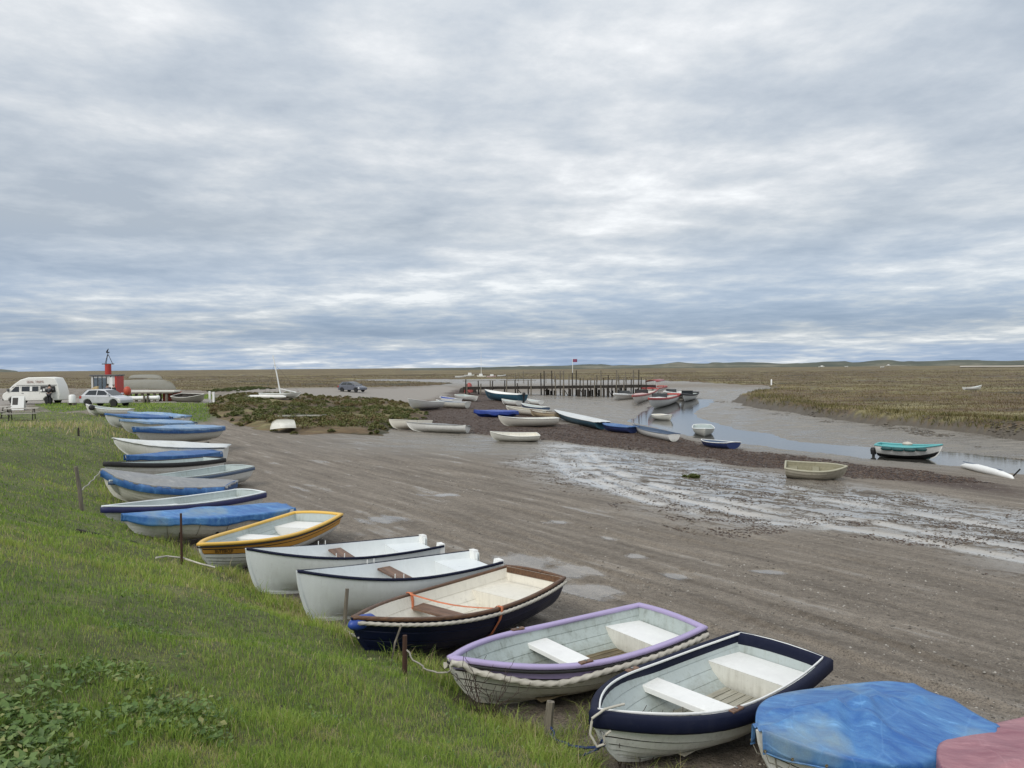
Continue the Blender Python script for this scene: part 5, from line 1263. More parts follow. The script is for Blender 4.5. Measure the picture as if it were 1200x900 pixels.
def person(loc, rz, coat, trous, hair, label, pose='stand', hgt=1.72, held=None):
    o = empty('person', loc, rz, label, 'person'); k = hgt / 1.75
    lean = .10 if pose == 'lean' else 0
    J = {'pel': (0, 0, .95), 'sp': (lean*.4, 0, 1.18), 'ch': (lean, 0, 1.36), 'nk': (lean*1.3, 0, 1.50), 'hd': (lean*1.5 + .01, 0, 1.58), 'ht': (lean*1.6, 0, 1.70)}
    E = [('pel', 'sp'), ('sp', 'ch'), ('ch', 'nk'), ('nk', 'hd'), ('hd', 'ht')]; Rr = {'pel': .135, 'sp': .125, 'ch': .15, 'nk': .055, 'hd': .095, 'ht': .075}
    for n_, sd in (('l', 1), ('r', -1)):
        J[n_+'sh'] = (lean, sd*.19, 1.40); J[n_+'el'] = (.05 + lean, sd*.25, 1.14); J[n_+'wr'] = (.26 + lean if pose == 'lean' else .14, sd*.20, .98 if pose != 'lean' else 1.08); J[n_+'ha'] = (J[n_+'wr'][0] + .09, sd*.18, J[n_+'wr'][2])
        J[n_+'hp'] = (0, sd*.09, .90); J[n_+'kn'] = (.03, sd*.10, .50); J[n_+'an'] = (-.01, sd*.11, .10); J[n_+'to'] = (.15, sd*.12, .05)
        E += [('ch', n_+'sh'), (n_+'sh', n_+'el'), (n_+'el', n_+'wr'), (n_+'wr', n_+'ha'), ('pel', n_+'hp'), (n_+'hp', n_+'kn'), (n_+'kn', n_+'an'), (n_+'an', n_+'to')]
        Rr.update({n_+'sh': .07, n_+'el': .05, n_+'wr': .034, n_+'ha': .04, n_+'hp': .085, n_+'kn': .06, n_+'an': .045, n_+'to': .04})
    def skin(names, infl, mat, nm):
        names = [n_ for n_ in J if n_ in names]; ix = {n_: i for i, n_ in enumerate(names)}
        me = bpy.data.meshes.new(nm); me.from_pydata([tuple(c * k for c in J[n_]) for n_ in names], [(ix[a], ix[b]) for a, b in E if a in ix and b in ix], []); me.update()
        ob = link(nm, me, mat, o); m = ob.modifiers.new('skin', 'SKIN'); m.use_smooth_shade = True
        for i, n_ in enumerate(names):
            r_ = (Rr[n_] + infl) * k; me.skin_vertices[0].data[i].radius = (r_, r_); me.skin_vertices[0].data[i].use_root = (i == 0)
        s_ = ob.modifiers.new('smooth', 'SUBSURF'); s_.levels = 1; s_.render_levels = 1; return ob
    skin(set(J), 0, plain('skin_tone', (.45, .28, .20), .6), 'body')
    skin({'pel', 'sp', 'ch', 'lsh', 'rsh', 'lel', 'rel', 'lwr', 'rwr'}, .028, coat, 'coat')
    skin({'pel', 'lhp', 'rhp', 'lkn', 'rkn', 'lan', 'ran'}, .022, trous, 'trousers')
    c = J['ht']; MB().lathe([(.02, .10), (.075, .075), (.105, .02), (.10, -.05), (.06, -.08)], 12, 'z', (c[0]*k - .02, 0, c[2]*k)).build('hair', hair, o, smooth=70)
    for sd in (1, -1): MB().box(-.09, .19, sd*.12*k - .05, sd*.12*k + .05, .0, .09, .02).build('shoe', BLACK, o)
    return o
DK = cloth('black_coat_cloth', (.012, .012, .014), (.022, .022, .026), (.02, .02, .02), .1); NV = cloth('navy_coat_cloth', (.02, .028, .05), (.035, .045, .08), (.03, .03, .04), .1); JE = cloth('dark_trouser_cloth', (.025, .028, .04), (.04, .045, .06), (.03, .03, .03), .1)
HR = plain('dark_hair', (.03, .02, .013), .7); HG = plain('grey_hair', (.3, .28, .26), .7)
def gl(px, py): p = G(px, py); return (p.x, p.y, p.z)
q_ = VAN.matrix_basis @ Vector((-1.55, 1.45, 0)); q_ = Matrix.Translation(VAN.location) @ Matrix.Rotation(VAN.rotation_euler.z, 4, 'Z') @ Vector((-1.75, 1.30, 0))
person((q_.x, q_.y, gz(q_.x, q_.y)), R(100), DK, DK, HR, 'person in black leaning at the serving hatch of the van', 'lean', 1.75)
pk = PD(126, 71, 0); person((pk.x, pk.y, gz(pk.x, pk.y)), R(120), NV, JE, HR, 'person in dark navy standing left of the pair at the hut', hgt=1.72)
pk = PD(133, 71.5, 0); person((pk.x, pk.y, gz(pk.x, pk.y)), R(60), DK, JE, HG, 'person in black with grey hair at the hut door', hgt=1.68)

# ------------------------------------------------------------------ hut, buoys, stacked hulls by the car park
def base_at(px, d): p = PD(px, d, 0); return Vector((p.x, p.y, gz(p.x, p.y)))
p = base_at(126, 76); o = empty('ticket_hut', p, R(6), 'small white and red hut with glazed front beside the buoy', 'hut')
W_, D_, H_ = 2.35, 1.7, 2.45
MB().box(-W_/2, W_/2, -D_/2, D_/2, .1, H_).build('wall', paint('hut_white', (.62, .62, .60), .5, .3), o)
rf = MB().box(-W_/2 - .12, W_/2 + .12, -D_/2 - .15, D_/2 + .1, H_ + .003, H_ + .12, .02).build('roof', plain('hut_roof_grey', (.12, .12, .125), .7), o)
for i in range(5):
    x = -W_/2 + .22 + i * .40
    fr = MB().box(x - .03, x + .03, -D_/2 - .03, -D_/2 - .002, .2, H_ - .05).build('frame', BLACK, o)
for i in range(3):
    x = -W_/2 + .42 + i * .40; MB().box(x - .15, x + .15, -D_/2 - .016, -D_/2 - .004, .9, H_ - .2).build('window', glass_dark('hut_glass', (.12, .15, .18)), o)
MB().box(W_/2 - .14, W_/2 + .03, -D_/2 - .06, D_/2 + .02, .1, H_ - .04).build('red_end', REDP, o)
MB().box(W_/2 - .62, W_/2 - .34, -D_/2 - .05, -D_/2 - .004, .2, H_ - .15).build('door', BRIGHT, o)
p = base_at(127, 79); o = empty('navigation_buoy', p, 0, 'tall red navigation buoy with a wire top mark behind the hut', 'buoy')
zt = CAM_H + (431.5 - 425) / FPX * 79 - p.z
MB().lathe([(.9, 0), (1.05, .2), (1.05, .9), (.5, 1.1), (.32, 1.2), (.30, zt), (.26, zt + .02)], 18, 'z').build('body', REDP, o, smooth=40)
MB().tube([(-.62, 0, zt + .05), (.62, 0, zt + .05)], .05, 6).build('cross_bar', DARKPOST, o)
for a in range(3):
    an = a * 2.09 + .3; MB().tube([(.42 * math.cos(an) * 1.1, .42 * math.sin(an), zt), (.05 * math.cos(an), .05 * math.sin(an), zt + 1.0)], .03, 6).build('strut', DARKPOST, o)
MB().tube([(0, 0, zt + .9), (0, 0, zt + 1.25)], .03, 6).build('spindle', DARKPOST, o)
tm = empty('x', (0, 0, 0)); bpy.data.objects.remove(tm)
MB().box(-.16, .16, -.03, .03, zt + 1.18, zt + 1.3).build('top_mark', BLACK, o); MB().tube([(-.1, 0, zt + 1.3), (.08, 0, zt + 1.62)], .09, 6, r1=.03).build('vane', BLACK, o)
p = base_at(149, 70); o = empty('ball_buoy', p, 0, 'orange red ball buoy on a post behind the silver car', 'buoy')
MB().lathe([(.02, 0.68), (.2, .74), (.31, .98), (.31, 1.22), (.2, 1.46), (.02, 1.52)], 16, 'z').build('ball', paint('orange_red_buoy', (.48, .075, .035), .45, .2), o, smooth=60); MB().tube([(0, 0, -.1), (0, 0, .75)], .06, 8).build('post', POSTWOOD, o)
o = upturned('upturned_hull', (206, 455), (146, 455), 2.2, 'big weathered grey hull upside down on top of the stack', GREYHULL, .95, group='old hulls stacked by the car park', lift=1.75, strakes=8)
o = upturned('upturned_hull', (190, 443), (156, 443), 1.6, 'smaller grey hull behind the top of the stack', GREYHULL, .45, group='old hulls stacked by the car park', lift=2.7)
p = base_at(178, 73); o = empty('hull_cradle', p, R(0), 'rough timber cradle under the stacked grey hulls', 'cradle')
for i in range(4): MB().box(-1.9 + i * 1.15, -1.7 + i * 1.15, -.7, -.5, 0, .95).build('leg', POSTWOOD, o); MB().box(-1.9 + i * 1.15, -1.7 + i * 1.15, .5, .7, 0, .95).build('leg', POSTWOOD, o)
MB().box(-2.3, 2.3, -.8, .8, .78, .88).build('shelf', POSTWOOD, o); MB().box(-2.2, 2.45, -.75, .6, .88, 1.05, .02).build('pontoon', WHITE2, o)
p = base_at(166, 69); o = empty('white_float', p, R(7), 'long white tube float lying on trestles by the car park', 'float')
MB().lathe([(.05, -1.45), (.17, -1.35), (.19, 1.2), (.23, 1.4), (.17, 1.5), (.05, 1.52)], 14, 'x', (0, 0, .48)).build('tube', BRIGHT, o, smooth=50)
for x in (.25, .55): MB().box(x - .07, x + .07, -.3, .3, 0, .68, .02).build('trestle', POSTWOOD, o)
p = base_at(201, 74); o = empty('red_crate', p, R(4), 'orange red plastic crate beside the stacked hulls', 'crate')
MB().box(-.68, .68, -.5, .5, .0, .80, .04).build('tub', paint('crate_red', (.42, .07, .035), .5, .3), o); MB().box(-.74, .74, -.56, .56, .80, .9, .03).build('rim', MATS['crate_red'], o)
for x in (-.45, -.15, .15, .45): MB().box(x - .03, x + .03, -.53, -.503, .05, .78).build('rib', MATS['crate_red'], o)
midboat('derelict_boat', (241, 461), (208, 462), 1.5, 'derelict pale wooden boat beside the orange red crate', GREYHULL, DARKPOST, WHITE2, D=.65, bowr=.2, roll=R(12), group='old hulls stacked by the car park')
# tan board leaning by the hut and drum
p = base_at(108, 73); o = empty('leaning_sail', p, 0, 'tan dinghy standing on end against the hut', 'boat')
MB().prism([(-.7, 0), (.5, 0), (.55, 1.5), (.25, 1.45), (-.2, 1.1), (-.55, .55)], -.12, .12, 'y').build('hull', paint('tan_cream_hull', (.55, .42, .22), .6, .3), o)
p = base_at(84, 66); o = empty('water_drum', p, 0, 'white plastic drum beside the van', 'drum')
MB().lathe([(.2, .2), (.26, .24), (.26, .85), (.2, .92), (.08, .94)], 14, 'z').build('drum', BRIGHT, o, smooth=40)
for x in (-.2, .2): MB().box(x - .05, x + .05, -.25, .25, 0, .22).build('block', POSTWOOD, o)
# sandwich board
p = base_at(21, 60); o = empty('sandwich_board', p, R(12), 'white sandwich board with a dark picture in front of the van', 'sign')
for sd in (-1, 1):
    b_ = MB().box(-.46, .46, -.015, .015, 0, 1.1, .005).build('panel', BRIGHT, o); b_.rotation_euler = (sd * R(12), 0, 0); b_.location = (0, sd * .26, 0)
    c = MB().box(-.36, .02, -.004, .004, .42, .98).build('picture', plain('dark_print', (.04, .035, .03), .5), b_); c.location = (0, -.022 if sd < 0 else .022, 0)
# picnic tables
PIC = wood('weathered_picnic_wood', (.34, .31, .27), (.58, .55, .49), .85, (2, 24, 24))
def picnic(px, d, rz, label):
    p = base_at(px, d); o = empty('picnic_table', p, rz, label, 'picnic table', 'picnic tables on the grass')
    for i in range(5): MB().box(-.9, .9, -.36 + i * .148, -.36 + i * .148 + .135, .70, .74).build('table_plank', PIC, o)
    for sd in (-1, 1):
        for i in range(2): y = sd * .66 + (i - .5) * .145 * 1.0; MB().box(-.9, .9, y - .066, y + .066, .42, .46).build('seat_plank', PIC, o)
    for x in (-.62, .62):
        MB().box(x - .02, x + .02, -.78, .78, .34, .418).build('cross_bar', PIC, o)
        for sd in (-1, 1): MB().add([(x + .022, sd * .30, .698), (x + .065, sd * .30, .698), (x + .065, sd * .20, .698), (x + .022, sd * .20, .698), (x + .022, sd * .62, 0), (x + .065, sd * .62, 0), (x + .065, sd * .52, 0), (x + .022, sd * .52, 0)], [(0, 1, 2, 3), (7, 6, 5, 4), (0, 4, 5, 1), (1, 5, 6, 2), (2, 6, 7, 3), (3, 7, 4, 0)]).build('leg', DARKPOST, o)
    return o
picnic(24, 47, R(24), 'weathered picnic table on the grass in front of the white van')
picnic(-8, 50, R(10), 'picnic table cut by the left edge of the picture')
for px, d, lab in ((245.5, 71, 'left of two white posts at the end of the verge'), (250, 70, 'right of two white posts at the end of the verge')):
    p = base_at(px, d); o = empty('verge_post', p, 0, lab, 'post', 'white posts by the track'); MB().box(-.09, .09, -.09, .09, -.1, 1.0, .02).build('post', BRIGHT, o)
# catamaran dinghy with mast on the gravel path
p = G(318, 466.5); o = empty('sailing_dinghy', p, R(-4), 'small sailing dinghy with bare raked mast on the gravel path', 'boat')
h = Hull(L=4.0, B=1.5, D=.45, bow=.12, tr=.8, p=1.9)
dinghy(o, h, WHITE, PALEGREY, WHITE, 1, strakes=0, nt=12); o.location.x -= 1.0
mt = (466 - 416) / FPX * p.y; MB().tube([(2.0, 0, .1), (1.62, 0, mt * .55), (1.25, 0, mt)], .075, 7, r1=.05).build('mast', BRIGHT, o); MB().tube([(1.95, 0, .9), (3.5, .1, .55)], .045, 6).build('boom', BRIGHT, o)
for q0 in ((3.9, 0, .5), (.6, .6, .5), (.6, -.6, .5)): MB().tube([q0, (1.4, 0, mt * .8)], .008, 4).build('stay', BLACK, o)
p = G(312, 467.5); o = empty('spare_hull', (p.x, p.y, p.z), R(-5), 'thin white hull lying in front of the masted dinghy', 'boat'); MB().tube([(-2.0, 0, .3), (-1.6, 0, .25), (0, 0, .22), (1.6, 0, .2), (2.0, 0, .2)], [.03, .15, .2, .17, .08], 10).build('hull', WHITE, o, smooth=60)

# ------------------------------------------------------------------ stakes and mooring lines along the bank
def bankpt(px, py):
    z = .2
    for _ in range(30): p = P(px, py, z); z = .5 * z + .5 * max(float(bank_z(np.array([p.x]), np.array([p.y]))[0]), float(mud_z(np.array([p.x]), np.array([p.y]), False)[0]))
    return P(px, py, z)
def stake(px, py, topdy, r, label, mat, lean=(0, 0), name='stake', flat=False):
    p = bankpt(px, py); h_ = topdy / FPX * p.y
    o = empty(name, p, random.uniform(0, 1), label, 'stake')
    MB().tube([(0, 0, -.15), (lean[0] * .5, lean[1] * .5, h_ * .55), (lean[0], lean[1], h_)], r, 7, r1=r * .82).build('shaft', mat, o, smooth=50); return o, p, h_
S1 = stake(213, 661, 60, .022, 'thin rusty iron stake standing before the bright blue cover', RUST)
S2 = stake(403, 744, 54, .032, 'grey wooden stake beside the bow of the dark navy boat', POSTWOOD, (.06, 0))
S3 = stake(97, 601, 55, .05, 'weathered wooden stake left of the grey covered boat', POSTWOOD, (-.12, 0))
S4 = stake(474, 792, 48, .03, 'short dark stake with rope by the dark navy boat', RUST, (.01, 0))
S5 = stake(640, 872, 50, .05, 'thick pale stump between the lilac and navy dinghies', POSTWOOD, (.05, .02))
S6 = stake(92, 511, 10, .05, 'short dark post on the grass below the picnic tables', DARKPOST)
S7 = stake(455, 780, 42, .014, 'thin leaning stick beside the dark navy boat', POSTWOOD, (.22, .05))
def line(a, b_, sag, r, name, label, mat, n=14):
    a = Vector(a); b_ = Vector(b_); pts = [a.lerp(b_, i / n) + Vector((.02 * math.sin(i * 1.7), 0, -sag * 4 * (i / n) * (1 - i / n))) for i in range(n + 1)]
    o = rope_mesh(pts, r, name, mat, None, 30); tag(o, label, 'rope'); return o
def bowpt(bo, t=1.0, v=.8, off=.05): 
    o, h = bo; return Matrix.Translation(o.location) @ o.rotation_euler.to_matrix().to_4x4() @ h.pt(t, v, off)
line(S4[1] + Vector((0, 0, .3)), bowpt(B4), .12, .009, 'mooring_rope', 'pale rope from the short dark stake to the lilac bow', GREYROPE)
line(S5[1] + Vector((0, 0, .12)), bowpt(B3, 1, .45), .08, .012, 'mooring_rope', 'dark blue rope from the stump to the navy banded dinghy', BLUEROPE)
line(S5[1] + Vector((.02, 0, .2)), bowpt(B3, 1, .55), .22, .010, 'mooring_rope', 'second slack blue rope hanging by the stump', BLUEROPE)
line(S2[1] + Vector((0, 0, .1)), bowpt(B5, 1, .6), .02, .012, 'mooring_rope', 'rope round the grey stake at the dark navy bow', GREYROPE)
line(S3[1] + Vector((-.05, 0, .5)), P(118, 552, 1.0), .03, .014, 'mooring_rope', 'rope from the weathered stake up to the grey covered boat', GREYROPE)
o3, h3 = B3
b0 = bowpt(B3, 1, 1.0, .05); pts = [b0 + Vector((.25, .12, .05)), b0 + Vector((.06, .02, .05)), b0 + Vector((-.06, -.05, .0)), b0 + Vector((-.08, -.05, -.14)), b0 + Vector((-.02, -.06, -.25)), b0 + Vector((.05, -.07, -.22)), b0 + Vector((.04, -.07, -.15)), b0 + Vector((.10, -.08, -.10))]
o = rope_mesh(pts, .011, 'painter_rope', ROPE, None, 40); tag(o, 'white rope looped through the bow of the navy banded dinghy', 'rope')
pa, pb = bankpt(90, 627), bankpt(160, 640); o = MB().tube([pa + Vector((0, 0, .08)), (pa + pb) / 2 + Vector((0, 0, .07)), pb + Vector((0, 0, .05))], .035, 7).build('fallen_pole', DARKPOST, smooth=50); tag(o, 'dark pole lying in the grass left of the rusty stake', 'pole')
pts = [bankpt(a, b_) + Vector((0, 0, .10)) for a, b_ in ((183, 661), (195, 659), (215, 661), (235, 668), (252, 672))]
o = rope_mesh(pts, .014, 'slack_rope', ROPE, None, 20); tag(o, 'pale slack rope lying in the grass under the yellow boat', 'rope')
# dead stalks in front of the navy banded dinghy
def dead_plant(px, py, hgt, label, n=16):
    p = bankpt(px, py); o = empty('dead_plant', p, 0, label, 'plant'); mb = MB(); rnd = random.Random(px)
    for i in range(n):
        a = rnd.uniform(0, 6.28); ln = rnd.uniform(.2, .45) * hgt; pt = Vector((rnd.uniform(-.2, .2), rnd.uniform(-.12, .12), -.02)); pts = [pt.copy()]; d = Vector((math.cos(a) * .35, math.sin(a) * .35, 1)).normalized()
        for s_ in range(5):
            pt = pt + d * ln * .5; pts.append(pt.copy()); d = (d + Vector((rnd.uniform(-.35, .35), rnd.uniform(-.35, .35), rnd.uniform(-.25, .1)))).normalized()
            if s_ > 0:
                d2 = (d + Vector((rnd.uniform(-1, 1), rnd.uniform(-1, 1), .2))).normalized(); mb.tube([pt, pt + d2 * .05, pt + d2 * .09 + Vector((0, 0, .02))], .003, 4)
        mb.tube(pts, .0045, 4, r1=.002)
    mb.build('stalks', plain('dead_stalk', (.055, .035, .028), .9), o); return o
dead_plant(745, 897, .55, 'dark dead stalks in front of the navy banded dinghy', 26)
dead_plant(560, 838, .55, 'dry stalks in the grass below the lilac dinghy', 18)

# ------------------------------------------------------------------ vegetation and ground litter
def in_boats(X, Y, grow=0.0):
    m = np.zeros(X.shape, bool)
    for x, y, rz, L, B in FOOT:
        c, s = math.cos(rz), math.sin(rz); u = (X - x) * c + (Y - y) * s; v = -(X - x) * s + (Y - y) * c
        hb = B / 2 * (0.80 + grow) * np.where(u > .45 * L, 1 - np.clip((u / L - .45) / .55, 0, 1) ** 2, 1)
        m |= (u > -0.05) & (u < L * .97) & (np.abs(v) < hb)
    return m
def blades(name, X, Y, Z, H, W, lean, tint, mat, label, cat, parent=None):
    n = len(X); a = RNG.uniform(0, 2 * np.pi, n); ca, sa = np.cos(a), np.sin(a)
    la = RNG.uniform(0, 2 * np.pi, n); lx, ly = np.cos(la) * lean * H, np.sin(la) * lean * H
    V = np.zeros((n, 5, 3), np.float32); hw = W / 2
    V[:, 0] = np.stack([X - ca * hw, Y - sa * hw, Z - .02], -1); V[:, 1] = np.stack([X + ca * hw, Y + sa * hw, Z - .02], -1)
    V[:, 2] = np.stack([X + ca * hw * .75 + lx * .35, Y + sa * hw * .75 + ly * .35, Z + H * .6], -1); V[:, 3] = np.stack([X - ca * hw * .75 + lx * .35, Y - sa * hw * .75 + ly * .35, Z + H * .6], -1)
    V[:, 4] = np.stack([X + lx, Y + ly, Z + H * np.sqrt(np.maximum(.1, 1 - .5 * lean ** 2))], -1)
    b = np.arange(n)[:, None] * 5
    Q = b + np.array([0, 1, 2, 3]); T = b + np.array([3, 2, 4])
    me = mesh_np(name, V.reshape(-1, 3), Q, T, attrs={'tint': np.repeat(tint, 5)}, smooth=True)
    o = link(name, me, mat, parent); tag(o, label, cat, kind='stuff'); return o
GRASSM = leafmat('grass_blades', [(0.0, (.050, .092, .019)), (.26, (.155, .255, .043)), (.52, (.29, .405, .070)), (.72, (.39, .42, .11)), (.85, (.36, .305, .15)), (1.0, (.54, .45, .28))], .34)
def scatter_grass():
    n = 560000
    A = RNG.uniform(R(-50), R(42), n); q = RNG.uniform(58, 1250, n) ; q = np.where(RNG.random(n) < .25, RNG.uniform(50, 330, n), q)
    Y = K / q; X = np.tan(A) * Y
    s = line_sd(TOE, X, Y); k = (s > -.1) & (X < 3.0) & (Y < 66); X, Y, s = X[k], Y[k], s[k]
    k = ~in_boats(X, Y); X, Y, s = X[k], Y[k], s[k]
    Z = bank_z(X, Y)
    clump = fbm(X / .55, Y / .55, 201, 3); patch = fbm(X / 1.7, Y / 1.7, 203, 3); big = fbm(X / 5, Y / 5, 207, 2)
    H = (.060 + .045 * clump + .03 * patch) * RNG.uniform(.6, 1.45, len(X)); H = np.maximum(H, .018) * (1 + .35 * sstep(16, 40, Y))
    toe = sstep(1.1, .15, s); H = H * (1 + 1.3 * toe)
    W = np.maximum(.0042, Y * .00072) * RNG.uniform(.7, 1.3, len(X))
    tint = .40 + .30 * patch + .12 * big + .10 * clump + RNG.normal(0, .13, len(X)) + .16 * toe
    bare = (fbm(X / .35, Y / .35, 211, 2) < -.30)
    tint = np.where(bare, tint + .42 * RNG.random(len(X)), tint); H = np.where(bare, H * .55, H)
    dead = RNG.random(len(X)) < .055; tint = np.where(dead, RNG.uniform(.8, 1, len(X)), tint)
    blades('bank_grass', X, Y, Z, H, W, RNG.uniform(.15, .95, len(X)), np.clip(tint, 0, 1), GRASSM, 'short green grass covering the bank', 'grass')
    # rank, bleached grass at the foot of the bank
    n = 130000; A = RNG.uniform(R(-48), R(36), n); Y = K / RNG.uniform(60, 620, n); X = np.tan(A) * Y
    s = line_sd(TOE, X, Y) + .35 * fbm(X / .8, Y / .8, 221, 2); k = (s > -.5) & (s < .75) & (Y < 60); X, Y, s = X[k], Y[k], s[k]
    k = ~in_boats(X, Y, .16); X, Y, s = X[k], Y[k], s[k]
    den = sstep(-.2, .35, fbm(X / .45, Y / .45, 223, 2) + .35 * RNG.random(len(X))); k = RNG.random(len(X)) < den; X, Y, s = X[k], Y[k], s[k]
    Z = np.maximum(bank_z(X, Y), mud_z(X, Y)); H = RNG.uniform(.09, .30, len(X)); W = np.maximum(.005, Y * .0007)
    blades('rank_grass', X, Y, Z, H, W, RNG.uniform(.4, 1.3, len(X)), np.clip(.62 + RNG.normal(0, .22, len(X)), .1, 1), GRASSM, 'long bleached grass along the foot of the bank', 'grass')
    # verge by the car park
    n = 26000; pl = np.array(VERGE); X = RNG.uniform(pl[:, 0].min(), pl[:, 0].max(), n); Y = RNG.uniform(pl[:, 1].min(), pl[:, 1].max(), n)
    k = (poly_sd(VERGE, X, Y) > .3) & (poly_sd(GRAVEL, X, Y) < -.2) & ~in_boats(X, Y); X, Y = X[k], Y[k]; Z = np.maximum(mud_z(X, Y), np.where(line_sd(TOE, X, Y) > 0, bank_z(X, Y), -9))
    blades('verge_grass', X, Y, Z, RNG.uniform(.06, .16, len(X)), np.full(len(X), .06), RNG.uniform(.2, .9, len(X)), np.clip(.42 + .2 * fbm(X / 3, Y / 3, 231, 2) + RNG.normal(0, .1, len(X)), 0, 1), GRASSM, 'green grass verge between the boats and the car park', 'grass')
    # tall straw clump in the grass below the car park
    n = 1300; c = bankpt(88, 500); X = c.x + RNG.normal(0, 2.2, n); Y = c.y + RNG.normal(0, 3.4, n); k = (line_sd(TOE, X, Y) > -.3) & ~in_boats(X, Y); X, Y = X[k], Y[k]
    blades('straw_clump', X, Y, bank_z(X, Y), RNG.uniform(.12, .38, len(X)), np.full(len(X), .03), RNG.uniform(.2, 1.0, len(X)), np.clip(.86 + RNG.normal(0, .14, len(X)), 0, 1), GRASSM, 'tall straw coloured grass below the car park', 'grass')
scatter_grass()
LEAFM = leafmat('weed_leaves', [(0, (.045, .085, .020)), (.5, (.115, .190, .048)), (.85, (.19, .26, .085)), (1, (.28, .28, .11))], .2, .5)
def leaves(name, X, Y, Z, S, tint, mat, label, cat, up=.8):
    n = len(X); a = RNG.uniform(0, 2 * np.pi, n); tx = RNG.normal(0, .45, n); ty = RNG.normal(0, .45, n)
    ca, sa = np.cos(a), np.sin(a); base = np.array([[0, 0, 0], [.45, .32, .10], [1, 0, .02], [.45, -.32, .10], [.5, 0, 0.0]])
    V = np.zeros((n, 5, 3), np.float32)
    for i, (u, v, w_) in enumerate(base):
        lx = (u - .5) * S; ly = v * S; dx = lx * ca - ly * sa; dy = lx * sa + ly * ca
        V[:, i] = np.stack([X + dx, Y + dy, Z + w_ * S + dx * tx + dy * ty], -1)
    b = np.arange(n)[:, None] * 5
    T = np.concatenate([b + np.array(t) for t in ((0, 4, 1), (1, 4, 2), (2, 4, 3), (3, 4, 0))])
    o = link(name, mesh_np(name, V.reshape(-1, 3), None, T, attrs={'tint': np.repeat(tint, 5)}), mat); tag(o, label, cat, kind='stuff'); return o
def scatter_weeds():
    n = 90000; A = RNG.uniform(R(-46), R(8), n); Y = K / RNG.uniform(120, 1150, n); X = np.tan(A) * Y
    s = line_sd(TOE, X, Y); k = s > .6; X, Y = X[k], Y[k]
    near = np.exp(-(((X + 2.6) / 1.7) ** 2 + ((Y - 4.2) / 1.5) ** 2)) * 1.0
    m = fbm(X / .55, Y / .55, 241, 4, .65) + .42 * near + .35 * (RNG.random(len(X)) - .5); k = m > .43; X, Y = X[k], Y[k]
    Z = bank_z(X, Y) + RNG.uniform(.01, .075, len(X))
    leaves('weed_leaves', X, Y, Z, RNG.uniform(.012, .06, len(X)) * (.7 + .5 * near[k]) , np.clip(.55 + RNG.normal(0, .25, len(X)), 0, 1), LEAFM, 'low broad leaved weeds spreading through the bank grass', 'weeds')
scatter_weeds()
MARSHM = leafmat('marsh_plants', [(0, (.045, .048, .018)), (.25, (.095, .072, .036)), (.5, (.150, .108, .056)), (.72, (.165, .145, .056)), (.88, (.26, .215, .10)), (1, (.36, .30, .17))], .15, .8)
